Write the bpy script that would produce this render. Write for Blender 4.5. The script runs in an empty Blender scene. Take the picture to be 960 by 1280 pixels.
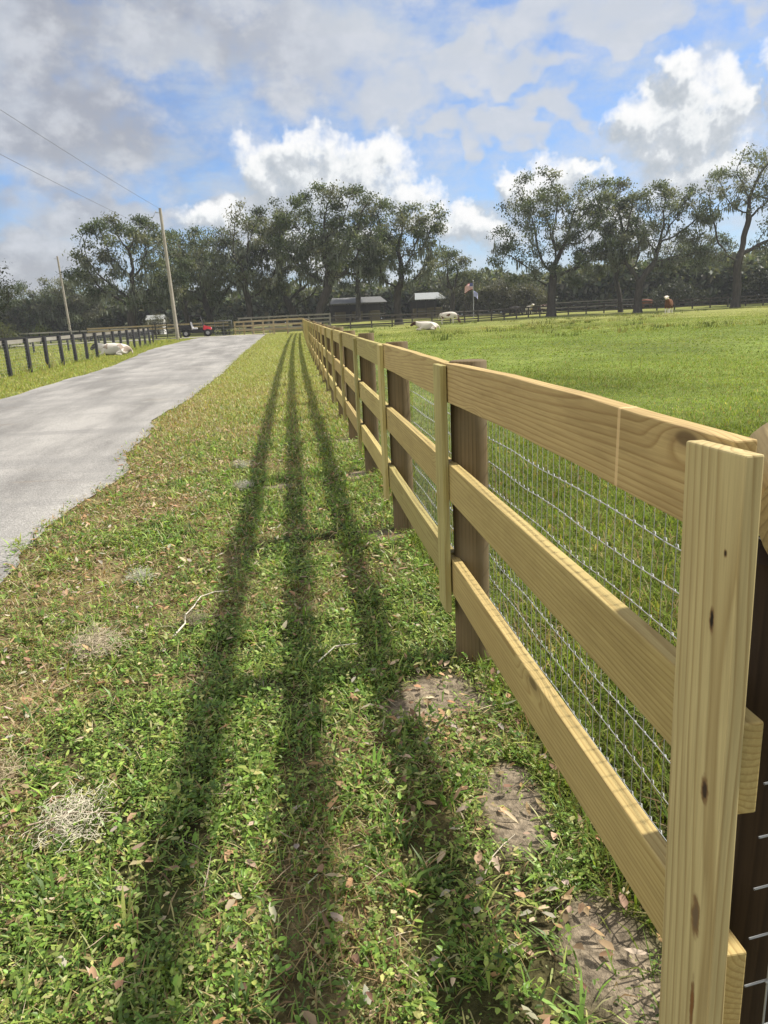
import bpy, bmesh, math, random
import numpy as np
from mathutils import Vector, Matrix

random.seed(7)
rng = np.random.default_rng(7)
S = bpy.context.scene
COL = S.collection
R = math.radians

# ------------------------------------------------------------------ camera
EYE = Vector((0, 0, 1.48))
CM = Matrix(((0.99112418, 0.07527861, -0.10957189),
             (-0.12487804, 0.24455283, -0.96156091),
             (-0.04558886, 0.96670939, 0.25178287)))
cam = bpy.data.cameras.new('camera')
camo = bpy.data.objects.new('camera', cam)
COL.objects.link(camo)
cam.sensor_width = 36
cam.lens = 924 / 1280 * 36
cam.clip_start = 0.05
cam.clip_end = 8000
camo.matrix_world = Matrix.Translation(EYE) @ CM.to_4x4()
S.camera = camo


def at(u, Y):
    """x of the vertical plane seen at column u on the horizon, at depth Y"""
    v = 406 - (u - 360) * 0.0472
    d = CM @ Vector((u - 480, 640 - v, -924))
    return Y * d.x / d.y


# ------------------------------------------------------------------ noise
_T = np.random.default_rng(3).random((256, 256))


def vnoise(x, y, seed=0):
    x = np.asarray(x, float) + seed * 17.31
    y = np.asarray(y, float) + seed * 9.17
    xi = np.floor(x).astype(int); yi = np.floor(y).astype(int)
    fx = x - xi; fy = y - yi
    fx = fx * fx * (3 - 2 * fx); fy = fy * fy * (3 - 2 * fy)
    a = _T[xi & 255, yi & 255]; b = _T[(xi + 1) & 255, yi & 255]
    c = _T[xi & 255, (yi + 1) & 255]; d = _T[(xi + 1) & 255, (yi + 1) & 255]
    return (a * (1 - fx) + b * fx) * (1 - fy) + (c * (1 - fx) + d * fx) * fy


def fbm(x, y, seed=0, o=4):
    s = 0; a = .5; t = 0
    for i in range(o):
        s = s + a * vnoise(x * 2 ** i, y * 2 ** i, seed + i); t += a; a *= .5
    return s / t


def sstep(a, b, x):
    t = np.clip((x - a) / (b - a), 0, 1)
    return t * t * (3 - 2 * t)


# ------------------------------------------------------------------ ground height
def fence_x(y):
    y = np.clip(y, 0, 80)
    return .6 + .7 * (y / 66) ** 2


def road_r(y):
    y = np.asarray(y, float); o = 0 * y
    x = np.interp(y, [-8, 3, 4.5, 6.2, 7.4, 8, 8.8, 10.3, 12, 14.8, 20.8, 31, 64], [-1.9, -1.86, -1.83, -1.92, -1.78, -1.74, -1.95, -1.99, -2.2, -2.03, -1.94, -2.05, -2.05])
    return x + .10 * (vnoise(y * .9, o + 2.2, 7) - .5) + .12 * (fbm(y * 2.6, o + 3.3, 6, 4) - .5) + .06 * (vnoise(y * 11, o, 9) - .5)


def road_l(y):
    y = np.asarray(y, float)
    return -6.35 - 1.7 * sstep(22, 50, y) + .5 * (fbm(y * .5, 0 * y + 9, 8, 3) - .5)


def gbase(x, y):
    x = np.asarray(x, float); y = np.asarray(y, float)
    return np.minimum(.0093 * np.clip(y, 0, None), .63) + np.clip(.0035 * (x - 10), 0, .35) + .024 * np.clip(y - 89, 0, 40) * sstep(-30, 5, x)


def gz(x, y):
    x = np.asarray(x, float); y = np.asarray(y, float)
    near = np.exp(-np.clip(y, 0, None) / 14.) * sstep(-1.95, -1.5, x)
    b = (fbm(x * 1.7, y * 1.7, 21, 3) - .5) * .045 + (fbm(x * 7, y * 7, 25, 2) - .5) * .02
    far = (fbm(x * .22, y * .22, 29, 3) - .5) * .12 * sstep(2, 8, x)
    return gbase(x, y) + b * near + far - .012 * sstep(-1.9, -2.05, x) * 0


def gz1(x, y):
    return float(gz(np.array([x]), np.array([y]))[0])


# masks shared by the ground sheet and the plants
def sand_mask(x, y):
    m = -9.
    for cx, cy, rx, ry in ((.46, 2.62, .2, .17), (.62, 2.0, .06, .16), (.65, 1.3, .09, .2), (.58, 4.85, .22, .14), (.62, 6.9, .2, .18), (.55, 1.85, .08, .2),
                           (.62, 8.9, .16, .2), (-.2, 6.6, .2, .1)):
        m = np.maximum(m, 1 - ((x - cx) / rx) ** 2 - ((y - cy) / ry) ** 2)
    return sstep(-.25, .45, m + (fbm(x * 6, y * 6, 41, 3) - .5) * 2.2)


def dry_mask(x, y):
    """straw and dead leaves: along the road edge and in patches"""
    e = np.exp(-((x + 1.75) / .45) ** 2) * sstep(1.5, 3.5, y) * .75
    p = sstep(.55, .72, fbm(x * 1.1, y * 1.1, 51, 3)) * .6
    m = 0
    for cx, cy, rx, ry, k in ((-1.25, 6.2, .55, .5, 1.), (-1.45, 7.6, .5, .6, .8), (-1.35, 4.4, .4, .7, .85), (-1.25, 2.9, .3, .6, .9), (-1.0, 2.1, .22, .4, .7), (-.75, 5.6, .25, .3, .6), (.15, 4.6, .2, .2, .6)):
        m = np.maximum(m, k * np.clip(1.3 - ((x - cx) / rx) ** 2 - ((y - cy) / ry) ** 2, 0, 1))
    return np.clip(np.maximum(e * fbm(x * 2.2, y * 2.2, 54, 3) * 1.7, np.maximum(p, m)), 0, 1)


# ------------------------------------------------------------------ mesh helpers
def np_mesh(name, verts, quads=None, tris=None, cols=None, smooth=False):
    me = bpy.data.meshes.new(name)
    verts = np.asarray(verts, np.float32)
    me.vertices.add(len(verts)); me.vertices.foreach_set('co', verts.ravel())
    parts = []; starts = []; n = 0
    for arr, k in ((quads, 4), (tris, 3)):
        if arr is not None and len(arr):
            arr = np.asarray(arr, np.int32)
            parts.append(arr.ravel()); starts.append(n + np.arange(len(arr)) * k); n += arr.size
    me.loops.add(n); me.loops.foreach_set('vertex_index', np.concatenate(parts))
    st = np.concatenate(starts).astype(np.int32)
    me.polygons.add(len(st)); me.polygons.foreach_set('loop_start', st)
    if smooth:
        me.polygons.foreach_set('use_smooth', np.ones(len(st), bool))
    if cols is not None:
        at_ = me.color_attributes.new('Col', 'FLOAT_COLOR', 'POINT')
        c = np.ones((len(verts), 4), np.float32); c[:, :3] = cols
        at_.data.foreach_set('color', c.ravel())
    me.update(calc_edges=True)
    return me


class MB:
    """collects shapes into one mesh with material slots"""

    def __init__(s):
        s.v = []; s.f = []; s.m = []; s.sm = []

    def add(s, vs, fs, mi=0, smooth=False):
        b = len(s.v); s.v += [tuple(v) for v in vs]
        for f in fs:
            s.f.append(tuple(b + i for i in f)); s.m.append(mi); s.sm.append(smooth)

    def box(s, c, d, mi=0, M=None, ch=0.0):
        x, y, z = (k / 2 for k in d)
        if ch <= 0:
            vs = [Vector((sx * x, sy * y, sz * z)) for sx in (-1, 1) for sy in (-1, 1) for sz in (-1, 1)]
            fs = [(0, 1, 3, 2), (4, 6, 7, 5), (0, 4, 5, 1), (2, 3, 7, 6), (0, 2, 6, 4), (1, 5, 7, 3)]
        else:
            bm = bmesh.new(); bmesh.ops.create_cube(bm, size=1)
            for v in bm.verts: v.co = Vector((v.co.x * 2 * x, v.co.y * 2 * y, v.co.z * 2 * z))
            bmesh.ops.bevel(bm, geom=list(bm.edges), offset=ch, segments=2, affect='EDGES', profile=.5)
            bm.verts.index_update()
            vs = [v.co.copy() for v in bm.verts]; fs = [[v.index for v in f.verts] for f in bm.faces]; bm.free()
        if M is not None: vs = [M @ v for v in vs]
        s.add([v + Vector(c) for v in vs], fs, mi)

    def tube(s, pts, rad, n=8, mi=0, cap=True, smooth=True):
        pts = [Vector(p) for p in pts]
        if not hasattr(rad, '__len__'): rad = [rad] * len(pts)
        vs = []; a = None
        for i, p in enumerate(pts):
            t = (pts[min(i + 1, len(pts) - 1)] - pts[max(i - 1, 0)]).normalized()
            if a is None:
                a = t.cross(Vector((0, 0, 1)) if abs(t.z) < .9 else Vector((1, 0, 0))).normalized()
            else:
                a = (a - t * a.dot(t)).normalized()
            b = t.cross(a)
            for k in range(n):
                q = 2 * math.pi * k / n
                vs.append(p + (a * math.cos(q) + b * math.sin(q)) * rad[i])
        fs = []
        for i in range(len(pts) - 1):
            for k in range(n):
                k2 = (k + 1) % n
                fs.append((i * n + k, i * n + k2, (i + 1) * n + k2, (i + 1) * n + k))
        s.add(vs, fs, mi, smooth)
        if cap:
            s.add(vs[:n], [tuple(range(n))[::-1]], mi); s.add(vs[-n:], [tuple(range(n))], mi)

    def mesh(s, name, mats):
        me = bpy.data.meshes.new(name); me.from_pydata(s.v, [], s.f)
        for m in (mats if isinstance(mats, (list, tuple)) else [mats]): me.materials.append(m)
        me.polygons.foreach_set('material_index', s.m); me.polygons.foreach_set('use_smooth', s.sm)
        me.update(); return me

    def build(s, name, mats, parent=None, M=None, label=None):
        return put(name, s.mesh(name, mats), parent, M, label)


def root_matrix(o):
    return Matrix.Translation(o.location) @ o.rotation_euler.to_matrix().to_4x4()


def put(name, me, parent=None, M=None, label=None):
    """link a mesh object; M is a matrix in the parent's space"""
    o = bpy.data.objects.new(name, me); COL.objects.link(o)
    if parent is not None: o.parent = parent
    if M is not None: o.matrix_basis = M
    if label: o['label'] = label
    return o


def tag(o, label=None, cat=None, group=None, kind=None):
    if label: o['label'] = label
    if cat: o['category'] = cat
    if group: o['group'] = group
    if kind: o['kind'] = kind
    return o


def thing(name, label, cat, loc, rz=0, group=None):
    o = bpy.data.objects.new(name, None); COL.objects.link(o)
    o.location = loc; o.rotation_euler = (0, 0, rz); o.empty_display_size = .2
    return tag(o, label, cat, group)


# ------------------------------------------------------------------ node helpers
class NT:
    def __init__(s, tree):
        s.t = tree; s.t.nodes.clear()

    def n(s, typ, **kw):
        nd = s.t.nodes.new(typ)
        for k, v in kw.items(): setattr(nd, k, v)
        return nd

    def link(s, a, b):
        if hasattr(a, 'is_linked') or hasattr(a, 'links'): s.t.links.new(a, b)
        else: b.default_value = a

    def m(s, op, a, b=None, c=None, clamp=False):
        nd = s.n('ShaderNodeMath', operation=op, use_clamp=clamp)
        for i, x in enumerate((a, b, c)):
            if x is not None: s.link(x, nd.inputs[i])
        return nd.outputs[0]

    def v(s, op, a, b=None, c=None, scale=None):
        nd = s.n('ShaderNodeVectorMath', operation=op)
        for i, x in enumerate((a, b, c)):
            if x is not None: s.link(x, nd.inputs[i])
        if scale is not None: s.link(scale, nd.inputs['Scale'])
        return nd.outputs['Value'] if op in ('DOT_PRODUCT', 'LENGTH', 'DISTANCE') else nd.outputs[0]

    def noise(s, vec, scale, detail=3, rough=.5, dist=0, color=False, dims='3D'):
        nd = s.n('ShaderNodeTexNoise', noise_dimensions=dims)
        s.link(vec, nd.inputs['Vector'])
        nd.inputs['Scale'].default_value = scale; nd.inputs['Detail'].default_value = detail
        nd.inputs['Roughness'].default_value = rough; nd.inputs['Distortion'].default_value = dist
        return nd.outputs['Color' if color else 'Fac']

    def ramp(s, fac, stops, interp='LINEAR'):
        nd = s.n('ShaderNodeValToRGB'); cr = nd.color_ramp; cr.interpolation = interp
        while len(cr.elements) < len(stops): cr.elements.new(.5)
        for e, (p, c) in zip(cr.elements, stops):
            e.position = p; e.color = (*c, 1) if len(c) == 3 else c
        s.link(fac, nd.inputs[0]); return nd.outputs[0]

    def mix(s, fac, a, b, blend='MIX'):
        nd = s.n('ShaderNodeMix', data_type='RGBA', blend_type=blend)
        s.link(fac, nd.inputs[0])
        for x, i in ((a, 6), (b, 7)):
            if isinstance(x, tuple): nd.inputs[i].default_value = (*x, 1) if len(x) == 3 else x
            else: s.link(x, nd.inputs[i])
        return nd.outputs[2]

    def sstep(s, x, a, b, lo=0., hi=1.):
        nd = s.n('ShaderNodeMapRange', interpolation_type='SMOOTHSTEP')
        s.link(x, nd.inputs[0]); nd.inputs[1].default_value = a; nd.inputs[2].default_value = b
        nd.inputs[3].default_value = lo; nd.inputs[4].default_value = hi
        return nd.outputs[0]

    def scale(s, vec, k):
        return s.v('MULTIPLY', vec, k)


def new_mat(name):
    m = bpy.data.materials.new(name); m.use_nodes = True
    return m, NT(m.node_tree)


def finish(t, color, rough=.8, bump=None, bstr=.3, bdist=.01, spec=.3, metal=0):
    p = t.n('ShaderNodeBsdfPrincipled'); o = t.n('ShaderNodeOutputMaterial')
    if isinstance(color, tuple): p.inputs['Base Color'].default_value = (*color, 1)
    else: t.link(color, p.inputs['Base Color'])
    t.link(rough, p.inputs['Roughness'])
    p.inputs['Specular IOR Level'].default_value = spec; p.inputs['Metallic'].default_value = metal
    if bump is not None:
        b = t.n('ShaderNodeBump'); b.inputs['Strength'].default_value = bstr; b.inputs['Distance'].default_value = bdist
        t.link(bump, b.inputs['Height']); t.t.links.new(b.outputs[0], p.inputs['Normal'])
    t.t.links.new(p.outputs[0], o.inputs[0])
    return p


def plain(name, c, rough=.6, metal=0, var=.15, scale=8, spec=.3):
    m, t = new_mat(name)
    co = t.n('ShaderNodeTexCoord').outputs['Object']
    n = t.noise(co, scale, 4, .6)
    c2 = tuple(x * (1 - var) for x in c); c3 = tuple(min(1, x * (1 + var)) for x in c)
    finish(t, t.ramp(n, [(.3, c2), (.7, c3)]), rough, n, .15, .005, spec, metal)
    return m


def wood(name, early, late, axis=0, ring=55., knots=True, rough=.75, grey=None, pith=(.03, -.06), specials=(), stripe=None):
    """boards cut from a log: rings round a tilted pith give the grain on every face"""
    m, t = new_mat(name)
    co = t.n('ShaderNodeTexCoord').outputs['Object']
    oi = t.n('ShaderNodeObjectInfo')
    rnd = oi.outputs['Random']
    off = t.n('ShaderNodeCombineXYZ')
    t.link(t.m('MULTIPLY', rnd, 37.), off.inputs[0]); t.link(t.m('MULTIPLY', rnd, 91.), off.inputs[1]); t.link(t.m('MULTIPLY', rnd, 53.), off.inputs[2])
    p = t.v('ADD', co, off.outputs[0])
    st = [14., 14., 14.]; st[axis] = 1.1
    ps = t.v('MULTIPLY', p, tuple(st))
    warp = t.noise(ps, 1., 2, .5, 0, True)
    lo = [3., 3., 3.]; lo[axis] = .8
    warp2 = t.noise(t.v('MULTIPLY', p, tuple(lo)), 1., 1, .5, 0, True)
    w = t.v('ADD', t.v('SCALE', t.v('SUBTRACT', warp, (.5, .5, .5)), scale=.022), t.v('SCALE', t.v('SUBTRACT', warp2, (.5, .5, .5)), scale=.055))
    q = t.v('ADD', co, w)
    # knots push the rings aside
    if knots:
        ks = [5.5, 5.5, 5.5]; ks[axis] = 1.9
        vo = t.n('ShaderNodeTexVoronoi'); t.link(t.v('MULTIPLY', p, tuple(ks)), vo.inputs['Vector']); vo.inputs['Scale'].default_value = 1
        kd = vo.outputs['Distance']
        kb = t.m('MULTIPLY', t.sstep(kd, .34, .0), .04)
    sep = t.n('ShaderNodeSeparateXYZ'); t.link(q, sep.inputs[0])
    A = [sep.outputs[i] for i in range(3) if i != axis]
    along = sep.outputs[axis]
    pa = t.m('ADD', t.m('ADD', A[0], pith[0]), t.m('MULTIPLY', along, t.m('MULTIPLY', t.m('SUBTRACT', rnd, .5), .05)))
    pb = t.m('ADD', t.m('ADD', A[1], t.m('ADD', pith[1], t.m('MULTIPLY', t.m('SUBTRACT', t.m('FRACT', t.m('MULTIPLY', rnd, 7.7)), .5), .12))), t.m('MULTIPLY', along, .012))
    r = t.m('SQRT', t.m('ADD', t.m('MULTIPLY', pa, pa), t.m('MULTIPLY', pb, pb)))
    if knots: r = t.m('ADD', r, kb)
    saw = t.m('FRACT', t.m('MULTIPLY', r, ring))
    ringv = t.ramp(saw, [(0, (0, 0, 0)), (.55, (.25, .25, .25)), (.86, (1, 1, 1)), (1, (0, 0, 0))])
    fs = [160., 160., 160.]; fs[axis] = 5.
    fib = t.noise(t.v('MULTIPLY', p, tuple(fs)), 1., 3, .6)
    blot = t.noise(t.v('MULTIPLY', p, tuple(lo)), 1.6, 3, .6)
    c = t.mix(t.m('MULTIPLY', ringv, .85), early, late)
    c = t.mix(t.sstep(fib, .3, .75, 0., .35), c, tuple(x * .62 for x in late))
    c = t.mix(t.sstep(blot, .45, .75, 0., .45), c, tuple(a * .8 + b * .2 for a, b in zip(late, early)))
    if knots:
        c = t.mix(t.m('FRACT', t.m('MULTIPLY', rnd, 5.1)), t.v('MULTIPLY', c, (.90, .99, .84)), t.v('MULTIPLY', c, (1.0, .96, .86)))
        stn = t.noise(t.v('MULTIPLY', p, tuple(.5 * k for k in lo)), 2.2, 5, .7)
        c = t.mix(t.sstep(stn, .52, .68, 0., .4), c, t.v('MULTIPLY', c, (.62, .58, .54)))
    if grey: c = t.mix(t.sstep(t.noise(p, 3., 4, .6), .35, .7, 0., .7), c, grey)
    val = t.m('MULTIPLY_ADD', t.m('FRACT', t.m('MULTIPLY', rnd, 13.3)), .40, .76)
    c = t.mix(1., c, t.v('MULTIPLY', (1., 1., 1.), t.v('SCALE', (1., 1., 1.), scale=val)), 'MULTIPLY')
    if knots:
        c = t.mix(t.sstep(kd, .085, .05, 0., .8), c, tuple(x * .22 for x in late))
        c = t.mix(t.sstep(kd, .17, .07, 0., .35), c, tuple(x * .6 for x in late))
    if stripe is not None:
        sx_ = t.n('ShaderNodeSeparateXYZ'); t.link(co, sx_.inputs[0])
        ds = t.m('ABSOLUTE', t.m('SUBTRACT', t.m('ADD', sx_.outputs[0], t.m('MULTIPLY', sx_.outputs[2], .03)), stripe))
        c = t.mix(t.sstep(ds, .0075, .0045, 0., .75), c, tuple(min(1, 1.25 * k) for k in early))
    for (pos, rad, dark) in specials:
        dv = t.v('MULTIPLY', t.v('SUBTRACT', co, pos), tuple(1 / k for k in rad))
        d = t.v('LENGTH', t.v('ADD', dv, t.v('SCALE', t.v('SUBTRACT', t.noise(co, 60., 2, .6, 0, True), (.5, .5, .5)), scale=.8)))
        c = t.mix(t.sstep(d, 1.35, .85, 0., 1.), c, (.2, .12, .05))
        c = t.mix(t.sstep(d, .95, .6, 0., 1.), c, dark)
    h = t.m('ADD', t.m('MULTIPLY', ringv, .5), fib)
    finish(t, c, rough, h, .35, .0012, .25)
    return m


# ------------------------------------------------------------------ materials
SPEC = [((0, 0, 0), (.012, .02, .008), (.03, .015, .008))]
M_RAIL = wood('new_pine_board', (.55, .435, .20), (.37, .26, .105), 0, 85.)
M_RAILB = wood('brown_pine_board', (.53, .385, .19), (.34, .215, .095), 0, 80.)
M_RAILN = wood('near_brown_pine_board', (.52, .37, .185), (.33, .205, .09), 0, 75., stripe=-.63)
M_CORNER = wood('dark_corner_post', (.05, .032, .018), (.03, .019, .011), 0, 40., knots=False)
M_BATTEN = wood('new_pine_batten', (.55, .46, .22), (.38, .285, .12), 0, 70., pith=(.05, -.02))
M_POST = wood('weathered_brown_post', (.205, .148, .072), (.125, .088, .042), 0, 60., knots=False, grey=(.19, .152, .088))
M_LOG = wood('sawn_log', (.36, .285, .135), (.20, .145, .065), 0, 85., knots=False, grey=(.32, .26, .14), pith=(.0, .0))
M_DARKW = wood('old_dark_rail', (.075, .062, .05), (.045, .038, .03), 0, 50., knots=False, grey=(.10, .092, .08))
M_GREYW = wood('old_grey_rail', (.24, .22, .18), (.15, .14, .115), 0, 50., knots=False, grey=(.26, .25, .22))
M_CORR = wood('corral_pine_rail', (.40, .31, .16), (.29, .21, .10), 0, 50., knots=False, grey=(.33, .29, .2))
M_BLACKW = plain('black_painted_wood', (.016, .016, .017), .7, 0, .3, 4)
M_POLE = wood('utility_pole_wood', (.30, .27, .215), (.20, .18, .14), 2, 40., knots=False, grey=(.34, .31, .26), pith=(0, 0))
M_WIRE = plain('galvanised_wire', (.36, .37, .37), .6, .2, .1, 40, .3)
M_NAIL = plain('rusty_nail', (.06, .05, .045), .6, .5)
M_CABLE = plain('cable_black', (.16, .16, .17), .6)
M_STEEL = plain('dull_steel', (.45, .46, .47), .45, .6)


def leaf_mat(name, trans=.35, rough=.55, spec=.25, tint=(1, 1, 1), vary=.25):
    m, t = new_mat(name)
    a = t.n('ShaderNodeAttribute', attribute_name='Col').outputs['Color']
    g = t.n('ShaderNodeNewGeometry').outputs['Random Per Island']
    k = t.m('MULTIPLY_ADD', g, vary * 2, 1 - vary)
    c = t.v('MULTIPLY', t.v('SCALE', a, scale=k), tint)
    p = t.n('ShaderNodeBsdfPrincipled'); t.link(c, p.inputs['Base Color'])
    p.inputs['Roughness'].default_value = rough; p.inputs['Specular IOR Level'].default_value = spec
    tr = t.n('ShaderNodeBsdfTranslucent'); t.link(t.v('MULTIPLY', c, (1.25, 1.2, .6)), tr.inputs[0])
    mx = t.n('ShaderNodeMixShader'); mx.inputs[0].default_value = trans
    t.t.links.new(p.outputs[0], mx.inputs[1]); t.t.links.new(tr.outputs[0], mx.inputs[2])
    o = t.n('ShaderNodeOutputMaterial'); t.t.links.new(mx.outputs[0], o.inputs[0])
    return m


M_GRASS = leaf_mat('grass_blades', .36, .42, .32, vary=.35)
M_PAST = leaf_mat('pasture_blades', .42, .7, .12)
M_LEAF = leaf_mat('oak_leaves', .4, .5, .3)
M_LITTER = leaf_mat('dead_leaves', .15, .7, .2)
M_MOSS = leaf_mat('spanish_moss', .3, .9, .05)


def bark(name, c1, c2):
    m, t = new_mat(name)
    co = t.n('ShaderNodeTexCoord').outputs['Object']
    n = t.noise(t.v('MULTIPLY', co, (3., 3., .7)), 2., 5, .65)
    finish(t, t.ramp(n, [(.3, c1), (.7, c2)]), .9, n, .8, .05, .15)
    return m


M_BARK = bark('oak_bark', (.03, .026, .022), (.085, .076, .065))

# ------------------------------------------------------------------ world: sky and clouds
SUN = Vector((.88, .13, 1.0)).normalized()
sun_el = math.asin(SUN.z); sun_az = math.atan2(SUN.x, SUN.y)
W = bpy.data.worlds.new('World'); S.world = W; W.use_nodes = True
t = NT(W.node_tree)
sky = t.n('ShaderNodeTexSky', sky_type='NISHITA', sun_disc=False)
sky.sun_elevation = sun_el; sky.sun_rotation = sun_az
sky.altitude = 20; sky.air_density = 1.0; sky.dust_density = .6; sky.ozone_density = 1.6
d = t.n('ShaderNodeTexCoord').outputs['Generated']
sx = t.n('ShaderNodeSeparateXYZ'); t.link(t.v('NORMALIZE', d), sx.inputs[0])
az = t.m('MULTIPLY', t.m('ARCTAN2', sx.outputs[0], sx.outputs[1]), 57.2958)
el = t.m('MULTIPLY', t.m('ARCSINE', sx.outputs[2]), 57.2958)
pc = t.n('ShaderNodeCombineXYZ'); t.link(az, pc.inputs[0]); t.link(el, pc.inputs[1])
P0 = pc.outputs[0]
# cumulus puffs: azimuth, elevation, half width, half height (degrees)
PUFFS = [
    (3.5, 9.6, 6.6, 3.0), (-.6, 11.2, 2.6, 2.0), (2.0, 11.8, 3.2, 1.7), (6.5, 10.6, 3.0, 1.9), (9.6, 8.6, 2.6, 1.7), (11.0, 6.3, 3.0, 1.6),
    (27.8, 11.3, 4.3, 3.0), (27.9, 14.3, 1.9, 1.4), (25.2, 12.0, 2.0, 1.7), (30.6, 11.8, 1.8, 2.4), (29.0, 8.6, 4.5, 2.4),
    (33.6, 12.8, 1.6, 2.6), (34.5, 9.5, 2.2, 3.0), (19.5, 8.6, 4.2, 2.0), (16.8, 9.2, 1.8, 1.2), (22.0, 9.4, 2.0, 1.1),
    (14.5, 6.0, 3.6, 1.8), (23.0, 5.5, 4.0, 2.2), (-4.2, 7.6, 3.2, 1.7), (2.0, 5.0, 8.0, 2.2),
    (41, 8, 5, 4), (-27, 9, 7, 4),
]


def n2(vec, scale, detail, rough=.55, color=False):
    return t.noise(vec, scale, detail, rough, 0, color, '2D')


def blobs(vec, lst, k):
    """smooth union of soft ellipses: 1 in the middle, 0 at the rim"""
    D = None
    for (a, e, ra, re) in lst:
        q = t.v('MULTIPLY_ADD', vec, (1 / ra, 1 / re, 0), (-a / ra, -e / re, 0))
        dd = t.v('DOT_PRODUCT', q, q)
        D = dd if D is None else t.m('SMOOTH_MIN', D, dd, k)
    return t.m('SUBTRACT', 1., D)


w1 = t.v('SCALE', t.v('SUBTRACT', n2(P0, .22, 1, .5, True), (.5, .5, .5)), scale=3.4)
w2 = t.v('SCALE', t.v('SUBTRACT', n2(P0, .9, 2, .6, True), (.5, .5, .5)), scale=1.8)
PW = t.v('ADD', P0, t.v('ADD', w1, w2))
SH = (.8, 1.25, 0)
F0 = t.m('SUBTRACT', n2(P0, .55, 6, .64), .5)
F1 = t.m('SUBTRACT', n2(t.v('ADD', P0, (.45, .6, 0)), .55, 4, .62), .5)
B0 = blobs(PW, PUFFS, .35); B1 = blobs(t.v('ADD', PW, SH), PUFFS, .35)
D0 = t.m('MULTIPLY_ADD', F0, 1.5, t.m('MAXIMUM', B0, -2.))
D1 = t.m('MULTIPLY_ADD', F1, 1.5, t.m('MAXIMUM', B1, -2.))
alpha = t.sstep(D0, -.25, .85)
lit = t.sstep(t.m('SUBTRACT', D0, D1), -.75, .95)
SOFT = [(-14.5, 13.2, 7.4, 4.6), (-6, 19.2, 9.0, 3.5), (-13, 7.6, 8, 2.6), (-17, 4.5, 6, 2.4), (-2, 7.6, 5, 2.2), (17, 12.6, 5, 1.3), (24, 18.5, 12, 1.8), (3.0, 18.0, 8.0, 3.6), (-17, 19, 9, 6), (-2, 24, 20, 5), (20, 24.5, 30, 4.2), (13.5, 16.5, 5.5, 1.6), (17.5, 15.5, 4, 1.3),
        (8, 14.8, 5, 2.2), (11.5, 12.3, 3.2, 1.2)]
pw = t.v('ADD', P0, t.v('SCALE', t.v('SUBTRACT', n2(t.v('MULTIPLY', P0, (.16, .22, 1.)), 1., 3, .6, True), (.5, .5, .5)), scale=8.))
fs = n2(t.v('MULTIPLY', P0, (.3, .42, 1.)), 1., 6, .6)
Ds = t.m('MAXIMUM', blobs(pw, SOFT, .3), -2.5)
fill_clouds = t.m('MULTIPLY', t.sstep(t.m('ABSOLUTE', t.m('SUBTRACT', az, 8.)), 34., 48.), t.m('MULTIPLY_ADD', n2(P0, .045, 3, .5), 8., -3.6))  # cloud cover added outside the view to raise the fill light
Ds = t.m('MAXIMUM', Ds, t.m('ADD', fill_clouds, t.m('MULTIPLY', t.sstep(t.m('ABSOLUTE', t.m('SUBTRACT', az, 8.)), 34., 48.), 1.)))
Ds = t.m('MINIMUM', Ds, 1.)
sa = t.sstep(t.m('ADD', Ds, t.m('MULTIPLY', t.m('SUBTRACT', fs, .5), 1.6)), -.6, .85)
greyfac = t.m('MULTIPLY', t.m('MULTIPLY', t.sstep(az, 9., -7.), t.sstep(az, -60., -30.)), t.sstep(n2(t.v('MULTIPLY', P0, (.13, .2, 1.)), 1., 4, .6), .38, .66, 1., .35))
EXP = .74
SKYK = 0.1
k = 1 / SKYK / 2 ** EXP
soft_c = t.mix(greyfac, (.63 * k, .665 * k, .72 * k), (.41 * k, .425 * k, .465 * k))
soft_c = t.mix(t.sstep(fs, .42, .75, 0., .6), soft_c, (.74 * k, .755 * k, .79 * k))
cum_c = t.ramp(lit, [(0, (.48 * k, .53 * k, .58 * k)), (.40, (.62 * k, .66 * k, .71 * k)), (.66, (.84 * k, .87 * k, .89 * k)), (1, (1.0 * k, 1.0 * k, 1.0 * k))])
veil = n2(t.v('MULTIPLY', P0, (.09, .3, 1.)), 1., 5, .62)
base = t.mix(t.sstep(veil, .42, .76, .0, .62), t.v('MULTIPLY', sky.outputs[0], (.55, .75, 1.02)), (.58 * k, .66 * k, .74 * k))
base = t.mix(t.sstep(el, 7., -1., 0., .75), base, (.52 * k, .59 * k, .64 * k))
soft_c = t.mix(t.sstep(az, -32., -60.), soft_c, (1.35 * k, 1.3 * k, 1.22 * k))  # unseen clouds on the left made extra bright to fill the shaded board faces
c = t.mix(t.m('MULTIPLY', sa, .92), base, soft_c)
c = t.mix(t.m('MULTIPLY', alpha, t.sstep(el, -1., 1.)), c, cum_c)
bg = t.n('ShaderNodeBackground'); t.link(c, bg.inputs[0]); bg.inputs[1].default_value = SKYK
wo = t.n('ShaderNodeOutputWorld'); t.t.links.new(bg.outputs[0], wo.inputs[0])
W.cycles.sampling_method = 'MANUAL'; W.cycles.sample_map_resolution = 512

L = bpy.data.lights.new('sun', 'SUN'); L.energy = 4.4; L.angle = R(2.0); L.color = (1, .945, .85)
lo = bpy.data.objects.new('sun', L); COL.objects.link(lo)
lo.rotation_euler = SUN.to_track_quat('Z', 'Y').to_euler(); lo.location = (30, 5, 40)

# ------------------------------------------------------------------ ground
def axis(segs):
    out = [segs[0][0]]
    for a, b, st in segs:
        n = max(1, round((b - a) / st)); out += list(a + (b - a) * (np.arange(n) + 1) / n)
    return np.array(out)


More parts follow.
